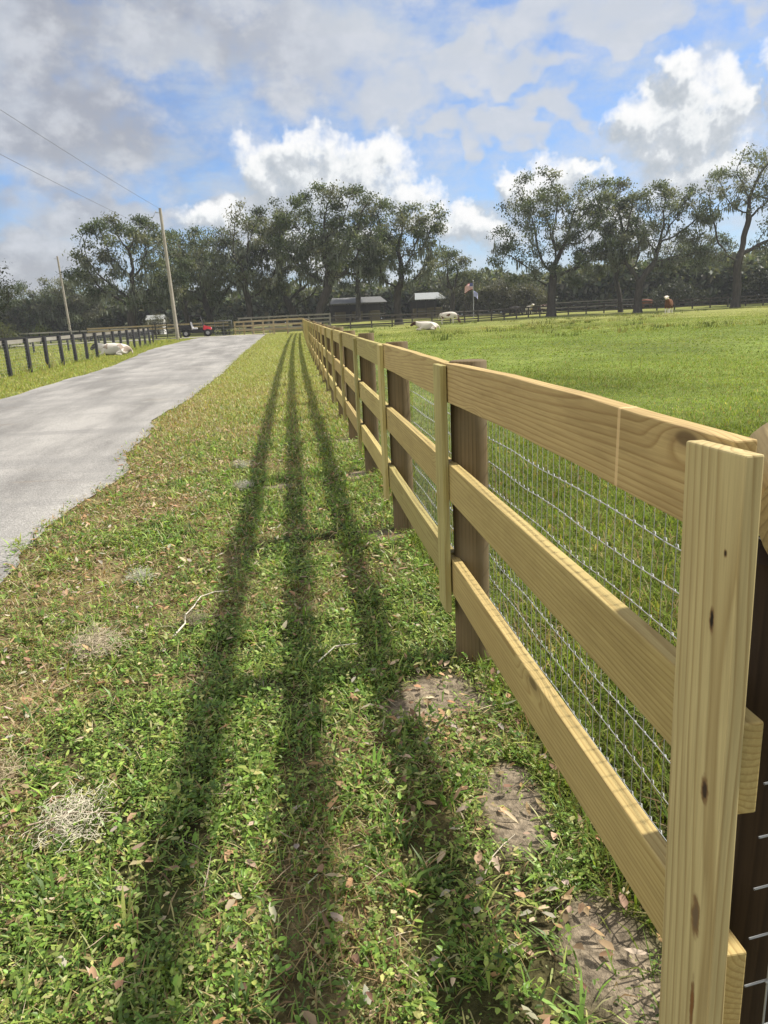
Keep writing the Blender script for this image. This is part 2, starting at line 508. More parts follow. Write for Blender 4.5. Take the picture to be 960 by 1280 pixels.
gx = axis([(-900, -300, 150), (-300, -60, 30), (-60, -20, 4), (-20, -10, 1), (-10, -6, .5), (-6, -2.6, .25), (-2.6, 2.2, .05), (2.2, 6, .2), (6, 20, 1), (20, 90, 3.5), (90, 300, 30),
           (300, 900, 150)])
gy = axis([(-400, -100, 75), (-100, -10, 15), (-10, 0, 1), (0, .8, .2), (.8, 7, .05), (7, 16, .15), (16, 40, .6), (40, 110, 2), (110, 300, 20), (300, 1200, 150)])
X, Y = np.meshgrid(gx, gy)
Z = gz(X, Y)
nx, ny = len(gx), len(gy)
idx = np.arange(nx * ny).reshape(ny, nx)
quads = np.stack([idx[:-1, :-1], idx[:-1, 1:], idx[1:, 1:], idx[1:, :-1]], -1).reshape(-1, 4)
x = X.ravel(); y = Y.ravel()
fx = fence_x(y)
past = sstep(-.15, .15, x - fx - .1)
dry = dry_mask(x, y) * (1 - past)
sand = sand_mask(x, y)
n1 = fbm(x * .5, y * .5, 61, 4)[:, None]; n2 = fbm(x * 3.1, y * 3.1, 63, 3)[:, None]
soil = np.array([.06, .044, .026]); thatch = np.array([.21, .16, .08]); green = np.array([.075, .09, .025])
far_verge = np.array([.235, .24, .075])
g_near = soil * (1 - n2) + green * n2
fv = sstep(5, 14, y)[:, None]
c_verge = g_near * (1 - fv) + (far_verge * (.75 + .5 * n1)) * fv
c_verge = c_verge * (1 - dry[:, None]) + thatch * (.7 + .6 * n2) * dry[:, None]
pg1 = np.array([.135, .175, .036]); pg2 = np.array([.205, .21, .058])
pf = np.clip(sstep(26, 60, y) * .9 + (fbm(x * .12, y * .12, 65, 4) - .5) * 1.6, 0, 1)[:, None]
c_p = pg1 * (1 - pf) + pg2 * pf
pn = np.exp(-np.clip(y - 2, 0, None) / 3.5)[:, None]
c_p = c_p * (1 - pn) + (soil * .5 + green * .6) * pn
c_p = c_p * (.55 + .9 * fbm(x * .35, y * .35, 68, 4))[:, None]
cg = c_verge * (1 - past[:, None]) + c_p * past[:, None]
left = sstep(-6.2, -6.6, x)[:, None]
cl = np.array([.155, .165, .05]) * (.7 + .6 * n1)
cg = cg * (1 - left) + cl * left
sandc = np.array([.235, .19, .135])
n3 = fbm(x * 9, y * 9, 67, 3)[:, None]
cg = cg * (1 - sand[:, None]) + sandc * (.55 + .5 * n2 + .35 * n3) * sand[:, None]
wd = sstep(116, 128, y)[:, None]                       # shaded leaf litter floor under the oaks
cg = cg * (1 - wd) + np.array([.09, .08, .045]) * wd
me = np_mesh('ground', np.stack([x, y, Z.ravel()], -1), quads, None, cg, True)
m, t = new_mat('ground_soil_and_turf')
co = t.n('ShaderNodeTexCoord').outputs['Object']
a = t.n('ShaderNodeAttribute', attribute_name='Col').outputs['Color']
f1 = t.noise(co, 45., 4, .7); f2 = t.noise(co, 6., 4, .65); f3 = t.noise(co, .9, 4, .6)
k = t.m('MULTIPLY', t.m('MULTIPLY', t.sstep(f1, .25, .75, .55, 1.45), t.sstep(f2, .3, .7, .72, 1.28)), t.sstep(f3, .3, .7, .85, 1.15))
c = t.v('SCALE', a, scale=k)
finish(t, c, .95, t.m('ADD', f1, t.m('MULTIPLY', f2, 2.)), .8, .02, .1)
me.materials.append(m)
tag(put('ground', me), None, None, None, 'structure')


def strip(name, ys, xl, xr, nxs, dz, mat):
    V = []
    for yy in ys:
        a, b = float(xl(yy)), float(xr(yy))
        for i in range(nxs + 1):
            xx = a + (b - a) * i / nxs
            V.append((xx, yy, float(gbase(xx, yy)) + dz + .03 * math.sin(math.pi * i / nxs)))
    n = nxs + 1
    q = [(r * n + i, r * n + i + 1, (r + 1) * n + i + 1, (r + 1) * n + i) for r in range(len(ys) - 1) for i in range(nxs)]
    me = np_mesh(name, V, q, None, None, True); me.materials.append(mat)
    return tag(put(name, me), None, None, None, 'structure')


m, t = new_mat('weathered_asphalt')
co = t.n('ShaderNodeTexCoord').outputs['Object']
ag = t.n('ShaderNodeTexVoronoi'); t.link(co, ag.inputs['Vector']); ag.inputs['Scale'].default_value = 90
big = t.noise(t.v('MULTIPLY', co, (1., .22, 1.)), 1.3, 5, .6)
st = t.noise(t.v('MULTIPLY', co, (.12, 1.2, 1.)), 1.2, 4, .65)
fine = t.noise(co, 55., 3, .7)
patch = t.noise(co, .55, 5, .6)
c = t.ramp(big, [(.38, (.172, .164, .152)), (.5, (.232, .222, .206)), (.63, (.30, .286, .264))])
c = t.mix(t.sstep(st, .47, .64, 0., .55), c, (.185, .178, .168))
c = t.mix(t.sstep(patch, .58, .70, 0., .5), c, (.36, .34, .30))
c = t.mix(t.sstep(t.noise(t.v('MULTIPLY', co, (.5, 2.5, 1.)), 1., 5, .7), .60, .70, 0., .35), c, (.19, .155, .12))
c = t.v('SCALE', c, scale=t.m('MULTIPLY', t.sstep(ag.outputs['Distance'], .0, .7, .68, 1.2), t.sstep(fine, .3, .7, .74, 1.22)))
finish(t, c, .9, t.m('ADD', ag.outputs['Distance'], fine), .5, .006, .2)
M_ROAD = m
strip('road', list(np.arange(-8, 30, .12)) + list(np.arange(30, 74.5, .4)), lambda y: road_l(y), lambda y: road_r(y), 10, .016, M_ROAD)
# sandy lane crossing at the end of the road, running off to the left
V = []; xs = np.arange(-70, -1.5, .8)
for xx in xs:
    yc = 72.2 + .0006 * (xx + 5) ** 2
    hw = 2.6 + .4 * math.sin(xx * .4)
    for i in range(4):
        yy = yc - hw + 2 * hw * i / 3
        V.append((xx, yy, float(gbase(xx, yy)) + .045 + .02 * math.sin(math.pi * i / 3)))
q = [(r * 4 + i, (r + 1) * 4 + i, (r + 1) * 4 + i + 1, r * 4 + i + 1) for r in range(len(xs) - 1) for i in range(3)]
me = np_mesh('sandy_lane', V, q, None, None, True)
m, t = new_mat('pale_sand_lane')
co = t.n('ShaderNodeTexCoord').outputs['Object']
n = t.noise(co, 1.2, 5, .65)
finish(t, t.ramp(n, [(.3, (.27, .25, .21)), (.7, (.37, .345, .30))]), .95, n, .3, .02, .1)
me.materials.append(m)
tag(put('sandy_lane', me), None, None, None, 'structure')


# ------------------------------------------------------------------ vegetation generators (numpy)
def inview(x, y, near=0.7, m=4.):
    a = np.degrees(np.arctan2(x, y))
    r = np.hypot(x, y)
    pad = np.degrees(near / np.maximum(r, .3))
    # below the frame's lower edge things nearer than this are never seen
    return (a > -27 - m - pad) & (a < 36 + m + pad) & (y > .75)


def gather(blocks):
    V = []; Q = []; T = []; C = []; b = 0
    for v, q, tr, c in blocks:
        V.append(v); C.append(c)
        if q is not None: Q.append(q + b)
        if tr is not None: T.append(tr + b)
        b += len(v)
    return np.concatenate(V), (np.concatenate(Q) if Q else None), (np.concatenate(T) if T else None), np.concatenate(C)


def blades(P, L, Wd, az, lean, curl, col, tri=False):
    n = len(P)
    h = np.stack([np.cos(az), np.sin(az), 0 * az], -1); s = np.stack([-np.sin(az), np.cos(az), 0 * az], -1)
    z = np.array([0, 0, 1.])
    l2 = lean + curl
    mid = P + (L * .55)[:, None] * (h * np.sin(lean)[:, None] + z * np.cos(lean)[:, None])
    tip = mid + (L * .5)[:, None] * (h * np.sin(l2)[:, None] + z * np.cos(l2)[:, None])
    w = (Wd / 2)[:, None]
    b = np.arange(n)[:, None]
    if tri:
        V = np.stack([P - s * w, P + s * w, tip], 1).reshape(-1, 3)
        return V, None, b * 3 + np.array([0, 1, 2]), np.repeat(col, 3, 0)
    V = np.stack([P - s * w * .7, P + s * w * .7, mid - s * w, mid + s * w, tip], 1).reshape(-1, 3)
    q = b * 5 + np.array([0, 1, 3, 2]); tr = b * 5 + np.array([2, 3, 4])
    return V, q, tr, np.repeat(col, 5, 0)


def ovals(P, L, Wd, az, pitch, fold, col, curl=None):
    n = len(P)
    h = np.stack([np.cos(az), np.sin(az), 0 * az], -1); s = np.stack([-np.sin(az), np.cos(az), 0 * az], -1)
    z = np.array([0, 0, 1.])
    f = h * np.cos(pitch)[:, None] + z * np.sin(pitch)[:, None]
    up = -h * np.sin(pitch)[:, None] + z * np.cos(pitch)[:, None]
    l = L[:, None]; w = (Wd / 2)[:, None]; fo = fold[:, None]
    cu = (curl if curl is not None else 0 * L)[:, None]
    tip = P + f * l + up * l * cu
    a = P + f * l * .3; c = P + f * l * .72 + up * l * cu * .5
    V = np.stack([P, a - s * w + up * w * fo, c - s * w * .75 + up * w * fo * .75, tip, c + s * w * .75 + up * w * fo * .75, a + s * w + up * w * fo], 1).reshape(-1, 3)
    b = np.arange(n)[:, None] * 6
    q = np.concatenate([b + np.array([0, 5, 4, 3]), b + np.array([0, 3, 2, 1])])
    return V, q, None, np.repeat(col, 6, 0)


def pick(cols, n, w=None, jit=.18):
    cols = np.array(cols); i = rng.choice(len(cols), n, p=w)
    return cols[i] * (1 + (rng.random((n, 1)) - .5) * 2 * jit) * (1 + (rng.random((n, 3)) - .5) * jit)


def U(a, b, n): return a + (b - a) * rng.random(n)


GREENS = [(.155, .255, .045), (.215, .32, .06), (.09, .15, .032), (.32, .39, .095), (.41, .41, .17)]
STRAW = [(.40, .33, .18), (.33, .25, .12), (.28, .19, .09)]
OLIVE = [(.27, .295, .075), (.22, .265, .055), (.34, .325, .105), (.43, .37, .18)]


def verge_points(n, y0, y1, power=1.):
    y = y0 + (y1 - y0) * rng.random(n) ** power
    y = y * (1 + rng.normal(size=n) * (.0 if y1 < 1 else .14))
    xr = fence_x(y) + .12
    x = -2.15 + (xr + 2.15) * rng.random(n)
    keep = inview(x, y, .5) & (x > road_r(y) - .16 * rng.random(n) ** 3)
    x, y = x[keep], y[keep]
    gap = np.clip(sstep(.50, .66, fbm(x * 2.4, y * 2.4, 58, 3)) * .6 + sstep(.50, .62, fbm(x * 11, y * 11, 59, 2)) * .75, 0, .9) * np.exp(-y / 16)
    keep = (rng.random(len(x)) > sand_mask(x, y) * .93) & (rng.random(len(x)) > gap)
    return x[keep], y[keep]


B = []
for (y0, y1, n, sc) in ((.8, 2.2, 62000, .8), (2.2, 4.2, 62000, .95), (4.2, 8, 52000, 1.3), (8, 16, 40000, 2.0)):
    x, y = verge_points(n, y0, y1)
    dm = dry_mask(x, y); g = fbm(x * 1.6, y * 1.6, 71, 3)
    broad = (rng.random(len(x)) < .50 * np.clip(1.2 - .11 * y, .3, 1) * (1 - dm * .85) * np.clip(1.5 - g * .9, .2, 1)) & (y < 9)
    z = gz(x, y)
    # broad-leaved creeping weeds: little rosettes of oval leaves
    bx, by, bz = x[broad], y[broad], z[broad]
    k = 3; nb = len(bx)
    P = np.repeat(np.stack([bx, by, bz], -1), k, 0) + np.stack([U(-.012, .012, nb * k), U(-.012, .012, nb * k), U(.0, .055, nb * k) * np.repeat(.5 + rng.random(nb), k)], -1) * [sc, sc, 1]
    n_ = nb * k
    cc = np.repeat(pick(GREENS, nb, [.3, .28, .17, .15, .10]), k, 0) * U(.85, 1.15, n_)[:, None]
    zs_ = np.repeat(.55 + 1.1 * rng.random(nb) ** 2, k) * sc
    B.append(ovals(P, U(.009, .026, n_) * zs_, U(.005, .013, n_) * zs_, U(0, 6.283, n_), U(-.2, .75, n_), U(.0, .5, n_), cc, U(-.3, .1, n_)))
    # grass blades
    gxk, gyk, gzk, dk = x[~broad], y[~broad], z[~broad], dm[~broad]
    n_ = len(gxk)
    fv = sstep(4, 17, gyk)
    c1 = pick(GREENS, n_, [.25, .25, .15, .2, .15]); c2 = pick(STRAW, n_); c3 = pick(OLIVE, n_)
    r = rng.random(n_)
    cc = np.where((r < .15 + dk * .62)[:, None], c2, np.where((rng.random(n_) < fv * .9)[:, None], c3, c1))
    lean = U(.35, 1.45, n_)
    B.append(blades(np.stack([gxk, gyk, gzk], -1), U(.03, .085, n_) * (.8 + .25 * sc) * (1 - .4 * dk), U(.0025, .0075, n_) * sc, U(0, 6.283, n_), lean, U(.1, .9, n_), cc))
for (y0, y1, n, sc) in ((16, 34, 45000, 3.2), (34, 68, 36000, 5.5)):
    x, y = verge_points(n, y0, y1); n_ = len(x)
    cc = pick(OLIVE + GREENS[3:], n_, [.3, .25, .15, .08, .12, .10])
    B.append(blades(np.stack([x, y, gz(x, y)], -1), U(.03, .08, n_) * 1.1, U(.003, .008, n_) * sc, U(0, 6.283, n_), U(.4, 1.3, n_), U(.1, .6, n_), cc, True))
# coarse tufts of wide-bladed grass
nt = 800
x, y = verge_points(nt, .9, 9, 1.4)
keep = fbm(x * 1.3, y * 1.3, 77, 2) > .42; x, y = x[keep], y[keep]
k = 9; nt = len(x)
P = np.repeat(np.stack([x, y, gz(x, y)], -1), k, 0) + np.stack([U(-.02, .02, nt * k), U(-.02, .02, nt * k), 0 * U(0, 1, nt * k)], -1)
cc = np.repeat(pick(GREENS[:4], nt), k, 0) * U(.8, 1.2, nt * k)[:, None]
B.append(blades(P, U(.06, .13, nt * k), U(.006, .011, nt * k), U(0, 6.283, nt * k), U(.3, 1.2, nt * k), U(.2, 1.0, nt * k), cc))
v, q, tr, c = gather(B)
me = np_mesh('verge_grass', v, q, tr, c); me.materials.append(M_GRASS)
tag(put('verge_grass', me), 'short weedy grass and clover between the road and the new fence', 'grass', None, 'stuff')

# pasture
B = []
PGR = [(.16, .225, .038), (.19, .25, .044), (.105, .155, .03), (.25, .275, .07)]
for (y0, y1, n, sc, L0, L1) in ((.9, 3.5, 34000, 1., .05, .13), (3.5, 8, 70000, 1.4, .035, .10), (8, 18, 90000, 2.2, .025, .07)):
    y = y0 + (y1 - y0) * rng.random(n) ** .75
    y = y * (1 + rng.normal(size=n) * .13)
    x = fence_x(y) + .08 + (y * .78 + 1.2) * rng.random(n)
    ok = inview(x, y, .6); x, y = x[ok], y[ok]
    ok = rng.random(len(x)) > sand_mask(x, y) * .8; x, y = x[ok], y[ok]; n_ = len(x)
    edge = np.exp(-((x - fence_x(y) - .5) / 1.1) ** 2) * np.exp(-y / 9)
    br = rng.random(n_) < .08 + .22 * edge * sstep(.4, .65, fbm(x * 2, y * 2, 81, 3))
    cc = np.where(br[:, None], pick(STRAW, n_), pick(PGR, n_, [.35, .3, .15, .2]))
    hm = .45 + 1.1 * fbm(x * .8, y * .8, 83, 3)
    cc = cc * (.45 + 1.1 * fbm(x * .45, y * .45, 85, 4))[:, None]
    B.append(blades(np.stack([x, y, gz(x, y)], -1), U(L0, L1, n_) * hm, U(.003, .0075, n_) * sc, U(0, 6.283, n_), U(.2, 1.15, n_), U(.1, .8, n_), cc, y0 > 7))
n = 90000
y = 17 + 43 * rng.random(n) ** .6; y = y * (1 + rng.normal(size=n) * .12)
x = fence_x(y) + .2 + (y * .78) * rng.random(n)
ok = inview(x, y); x, y = x[ok], y[ok]; n_ = len(x)
B.append(blades(np.stack([x, y, gz(x, y)], -1), U(.025, .06, n_), U(.03, .07, n_), U(0, 6.283, n_), U(.3, 1.2, n_), U(.1, .6, n_), pick(PGR, n_, [.3, .3, .1, .3]), True))
v, q, tr, c = gather(B)
me = np_mesh('pasture_grass', v, q, tr, c); me.materials.append(M_PAST)
tag(put('pasture_grass', me), 'bright green grazed pasture grass behind the new fence', 'grass', None, 'stuff')

# taller weeds in the far pasture
B = []
n = 900
y = 34 + 56 * rng.random(n) ** .8; x = fence_x(y) + 2 + (y * .8) * rng.random(n)
den = fbm(x * .16, y * .16, 91, 3)
ok = inview(x, y) & (den > .5) & (y < 86 + (x - 17) * .24); x, y = x[ok], y[ok]
k = 22; nt = len(x)
sp = np.repeat(U(.15, .6, nt), k)
a = U(0, 6.283, nt * k); rr = sp * np.sqrt(rng.random(nt * k))
px = np.repeat(x, k) + rr * np.cos(a) * 1.6; py = np.repeat(y, k) + rr * np.sin(a)
cc = np.repeat(pick([(.12, .16, .035), (.17, .19, .05), (.08, .11, .03), (.22, .21, .08)], nt), k, 0) * U(.8, 1.2, nt * k)[:, None]
B.append(blades(np.stack([px, py, gz(px, py)], -1), U(.12, .36, nt * k) * np.repeat(U(.5, 1.2, nt), k), U(.03, .06, nt * k), a, U(.05, .6, nt * k), U(.1, .7, nt * k), cc, True))
# a few seed stalks nearer
for (u, yy, hh) in ((640, 9.5, .34), (792, 16, .55), (838, 13, .5), (803, 15, .4), (700, 12, .3), (668, 6.0, .3), (742, 3.2, .28), (790, 2.6, .25)):
    xx = at(u, yy); n_ = 5
    P = np.tile([xx, yy, gz1(xx, yy)], (n_, 1))
    B.append(blades(P, U(.7, 1.1, n_) * hh, U(.006, .012, n_), U(0, 6.283, n_), U(.05, .35, n_), U(.1, .6, n_), pick([(.25, .27, .1), (.12, .17, .04)], n_)))
v, q, tr, c = gather(B)
me = np_mesh('pasture_weeds', v, q, tr, c); me.materials.append(M_PAST)
tag(put('pasture_weeds', me), 'taller weed clumps scattered over the far pasture', 'weeds', None, 'stuff')

# left of the road
B = []
n = 60000
y = 13 + 55 * rng.random(n) ** .8; x = road_l(y) - 3.1 * rng.random(n)
ok = inview(x, y); x, y = x[ok], y[ok]; n_ = len(x)
cc = pick(OLIVE + GREENS[3:], n_, [.28, .28, .12, .06, .14, .12])
B.append(blades(np.stack([x, y, gz(x, y)], -1), U(.04, .11, n_), U(.015, .04, n_), U(0, 6.283, n_), U(.3, 1.3, n_), U(.1, .6, n_), cc, True))
n = 46000
y = 20 + 46 * rng.random(n) ** .8; x = -8.8 - (y * .36) * rng.random(n)
ok = inview(x, y) & (y < 69); x, y = x[ok], y[ok]; n_ = len(x)
hm = .6 + 1.5 * sstep(.5, .7, fbm(x * .5, y * .5, 95, 3)) + 1.6 * np.exp(-((x + 9.1) / .35) ** 2)
cc = pick(OLIVE + GREENS[2:], n_, [.25, .22, .08, .05, .12, .14, .14])
B.append(blades(np.stack([x, y, gz(x, y)], -1), U(.06, .17, n_) * hm, U(.02, .06, n_), U(0, 6.283, n_), U(.2, 1.1, n_), U(.1, .6, n_), cc, True))
v, q, tr, c = gather(B)
me = np_mesh('paddock_grass', v, q, tr, c); me.materials.append(M_PAST)
tag(put('paddock_grass', me), 'rough olive grass around the black paddock fence', 'grass', None, 'stuff')

# dead leaves lying in the grass
B = []
x, y = verge_points(10000, .9, 10, 1.2)
x2 = np.concatenate([x, U(.35, .75, 110), U(.2, .6, 50)]); y2 = np.concatenate([y, U(1.1, 2.7, 110), U(2.3, 2.9, 50)])
dm = dry_mask(x2, y2); ok = rng.random(len(x2)) < np.clip(.12 + .6 * sstep(.45, .62, fbm(x2 * 2.4, y2 * 2.4, 58, 3)) + dm * .5, 0, 1)
ok |= (np.arange(len(x2)) >= len(x))
x, y = x2[ok], y2[ok]; n_ = len(x)
cc = pick([(.38, .25, .15), (.30, .20, .12), (.46, .36, .24), (.22, .14, .085), (.40, .25, .13), (.42, .36, .28)], n_)
B.append(ovals(np.stack([x, y, gz(x, y) + U(.008, .045, n_)], -1), U(.018, .055, n_) * (1 + .04 * y), U(.010, .022, n_) * (1 + .04 * y), U(0, 6.283, n_), U(-.35, .4, n_), U(-.1, .9, n_), cc, U(-.25, .35, n_)))
# fine straw and pine needles
x, y = verge_points(16000, .9, 9, 1.2); dm = dry_mask(x, y); ok = rng.random(len(x)) < .25 + dm * .75
x, y = x[ok], y[ok]; n_ = len(x)
B.append(blades(np.stack([x, y, gz(x, y) + U(.004, .035, n_)], -1), U(.04, .14, n_), U(.0015, .003, n_) * (1 + .1 * y), U(0, 6.283, n_), U(1.25, 1.7, n_), U(-.2, .25, n_), pick(STRAW + [(.45, .38, .26)], n_)))
v, q, tr, c = gather(B)
me = np_mesh('leaf_litter', v, q, tr, c); me.materials.append(M_LITTER)
tag(put('leaf_litter', me), 'dry brown oak leaves and straw lying in the verge grass', 'leaf litter', None, 'stuff')


# ------------------------------------------------------------------ moss clumps and twigs on the verge
def moss_clump(loc, rx, ry, h, strands, col, label, seed):
    rr = np.random.default_rng(seed); mb = MB()
    for i in range(strands):
        p = Vector((rr.normal() * rx * .45, rr.normal() * ry * .45, abs(rr.normal()) * h * .4 + .005))
        d = Vector((rr.normal(), rr.normal(), rr.normal() * .25)).normalized(); pts = [p.copy()]
        for k in range(8):
            d = (d + Vector((rr.normal(), rr.normal(), rr.normal() * .5)) * .55).normalized()
            p = p + d * .011; p.z = min(max(p.z, .0), h); pts.append(p.copy())
        mb.tube(pts, .0006 + .0005 * rr.random(), 3, 0, False, False)
    m = plain('grey_moss', col, .9, 0, .25, 30)
    o = mb.build('moss_clump', m, None, Matrix.Translation((loc[0], loc[1], gz1(*loc) + .02)))
    tag(o, label, 'moss clump', 'tufts of fallen moss on the verge')


moss_clump((-.99, 3.33), .12, .17, .07, 420, (.45, .38, .27), 'fluffy tan moss tuft on the grass, biggest of the fallen tufts', 1)
moss_clump((-.77, 2.05), .10, .12, .06, 330, (.55, .50, .38), 'pale stringy moss tuft with long loose threads low on the left of the verge', 2)
moss_clump((-.50, 6.55), .09, .10, .06, 190, (.42, .40, .33), 'small grey moss tuft in the outer fence shadow, nearer of two', 3)
moss_clump((-.58, 7.55), .10, .10, .07, 190, (.40, .38, .31), 'small grey moss tuft in the outer fence shadow, farther of two', 4)
moss_clump((-.98, 4.3), .06, .07, .05, 120, (.45, .44, .36), 'tiny pale moss tuft alone in the open grass beyond the curved twig', 5)
moss_clump((-.57, 3.55), .10, .06, .05, 150, (.26, .23, .15), 'dark olive moss tuft beside the curved white twig', 6)
moss_clump((-1.12, 2.35), .14, .14, .05, 260, (.40, .33, .21), 'flat brown moss patch at the left edge of the verge', 7)


def twig(pts, r, label, col):
    mb = MB(); P = [Vector((x, y, gz1(x, y) + .035 + dz)) for x, y, dz in pts]
    mb.tube(P, [r * (1 - .6 * i / (len(P) - 1)) for i in range(len(P))], 6)
    tag(mb.build('twig', plain('pale_twig', col, .8, 0, .2, 40)), label, 'twig', 'fallen twigs on the verge')


twig([(-.655, 3.36, 0), (-.615, 3.5, .008), (-.63, 3.62, .008), (-.60, 3.72, .01), (-.575, 3.83, .012), (-.50, 3.87, .012), (-.43, 3.88, .004)], .0048, 'curved white twig lying beside the dark olive moss tuft', (.6, .54, .45))
twig([(.40, 1.60, -.012), (.44, 1.66, -.004), (.48, 1.70, -.004), (.53, 1.75, -.015)], .0022, 'thin pale straight twig near the lowest rail', (.5, .44, .34))
twig([(-.88, 2.02, .02), (-.74, 2.06, .02), (-.62, 2.04, .01)], .003, 'short brown twig sticking out of the pale stringy moss', (.36, .28, .2))
twig([(.02, 2.95, 0), (.1, 3.06, .015), (.2, 3.08, .01)], .004, 'short arched grey twig in the middle of the verge', (.45, .42, .36))

# ------------------------------------------------------------------ the new board fence
H = 2.0; Y0 = .955; NB = 33


def board_mesh(name, Lx, Ty, Wz, mat, seed, seg=7, bow=.004):
    rr = np.random.default_rng(seed)
    bm = bmesh.new(); bmesh.ops.create_cube(bm, size=1)
    for v in bm.verts: v.co = Vector((v.co.x * Lx, v.co.y * Ty, v.co.z * Wz))
    bmesh.ops.bevel(bm, geom=list(bm.edges), offset=.003, segments=2, affect='EDGES', profile=.5)
    for k in range(1, seg):
        g = list(bm.verts) + list(bm.edges) + list(bm.faces)
        bmesh.ops.bisect_plane(bm, geom=g, plane_co=(-Lx / 2 + Lx * k / seg, 0, 0), plane_no=(1, 0, 0))
    a, b, ph = rr.normal() * bow, rr.normal() * bow, rr.random() * 6
    for v in bm.verts:
        s = v.co.x / Lx
        v.co.z += a * math.cos(s * 3.1) + .0012 * math.sin(s * 23 + ph); v.co.y += .4 * b * (math.cos(s * 3.1) - .8)
    me = bpy.data.meshes.new(name); bm.to_mesh(me); bm.free(); me.materials.append(mat); me.update()
    return me


def fx1(y): return float(fence_x(y))


fence = thing('board_fence', 'long new pale three-rail pine fence with wire mesh along the grass verge', 'fence', (.62, Y0, 0))
FM = root_matrix(fence); FI = FM.inverted()
rails = [board_mesh('rail', H, .038, .152, M_RAIL, 100 + i) for i in range(5)]
railb = board_mesh('rail', H, .038, .152, M_RAILB, 107); railn = board_mesh('rail', H, .038, .152, M_RAILN, 108)
bats = [board_mesh('batten', 1.03, .026, .15, M_BATTEN, 120 + i, 5, .002) for i in range(3)]
batw = board_mesh('batten', 1.22, .028, .148, None, 130, 5, .002)
# the nearest batten carries the knots seen in the photo
kn = [((.363, 0, .022), (.020, .03, .0062), (.015, .01, .006)), ((.095, 0, .030), (.023, .03, .0105), (.05, .03, .018)), ((-.135, 0, .026), (.038, .03, .012), (.15, .10, .055)),
      ((.47, 0, .045), (.006, .03, .004), (.03, .02, .01)), ((-.30, 0, .03), (.05, .03, .006), (.2, .09, .03))]
batw.materials.clear(); batw.materials.append(wood('near_batten_pine', (.54, .445, .215), (.33, .24, .10), 0, 70., knots=False, pith=(.05, -.02), specials=kn))


def post_mesh(h, r, seed, flat=.062):
    rr = np.random.default_rng(seed); n = 24; V = []; F = []
    zs = [-.5 * h + h * i / 6 for i in range(7)]
    # long axis is local x
    for i, z in enumerate(zs):
        for k in range(n):
            q = 2 * math.pi * k / n
            rad = r * (1 + .02 * math.sin(3 * q + seed) + .008 * rr.normal())
            V.append((z, max(-flat, rad * math.cos(q)) if flat else rad * math.cos(q), rad * math.sin(q)))
    for i in range(6):
        for k in range(n): F.append((i * n + k, i * n + (k + 1) % n, (i + 1) * n + (k + 1) % n, (i + 1) * n + k))
    # slightly eased sawn top
    top = len(V)
    for k in range(n):
        v = V[6 * n + k]; V.append((v[0] + .004, v[1] * .95, v[2] * .95))
    for k in range(n): F.append((6 * n + k, 6 * n + (k + 1) % n, top + (k + 1) % n, top + k))
    F.append(tuple(top + k for k in range(n))); F.append(tuple(range(n))[::-1])
    mb = MB(); mb.add(V, F, 0, True); me = mb.mesh('post', M_POST)
    for p in me.polygons:
        if len(p.vertices) > 4: p.use_smooth = False
    return me


posts = [post_mesh(1.62, .078, i) for i in range(3)]
# local x -> up
UPR = Matrix(((0, 0, 1), (0, 1, 0), (1, 0, 0))).transposed()
UPX = Matrix(((0, -1, 0, 0), (0, 0, -1, 0), (1, 0, 0, 0), (0, 0, 0, 1)))   # x->+Z, y->-X, z->-Y


def mesh_bay(detail):
    """welded/knotted stock wire for one bay, local x along the fence, z up from the ground"""
    mb = MB(); zs = [.06 + .1016 * i for i in range(12)]
    if detail == 2:
        for z in zs: mb.tube([(i * H / 12, .002 * math.sin(i * 2.1 + z * 9), z + .004 * math.sin(i * 1.3 + z * 20)) for i in range(13)], .00145, 5, 0, False)
        for i in range(39):
            x = .01 + i * .0508; mb.tube([(x, -.002, zs[0]), (x + .002, .001, .6), (x, -.002, zs[-1])], .0009, 4, 0, False)
            for z in zs:   # the knots
                mb.tube([(x - .006, -.002, z - .0025), (x, -.004, z + .003), (x + .006, -.002, z + .0015)], .0017, 4, 0, True)
    elif detail == 1:
        for z in zs: mb.tube([(0, 0, z), (H / 2, 0, z - .002), (H, 0, z)], .0016, 4, 0, False)
        for i in range(39):
            x = .01 + i * .0508; mb.tube([(x, 0, zs[0]), (x, 0, zs[-1])], .001, 3, 0, False)
    else:
        for z in zs: mb.tube([(0, 0, z), (H, 0, z)], .0016, 3, 0, False)
        for i in range(20):
            x = .01 + i * .1016; mb.tube([(x, 0, zs[0]), (x, 0, zs[-1])], .001, 3, 0, False)
    return mb.mesh('wire_mesh', M_WIRE)


wires = [mesh_bay(2), mesh_bay(1), mesh_bay(0)]
nailm = MB(); nailm.tube([(0, .0145, 0), (0, .0205, 0)], .0042, 8)
nailme = nailm.mesh('nail', M_NAIL)
nail1 = MB(); nail1.tube([(0, -.0185, 0), (0, -.0215, 0)], .0042, 8); nail1me = nail1.mesh('nail', M_NAIL)

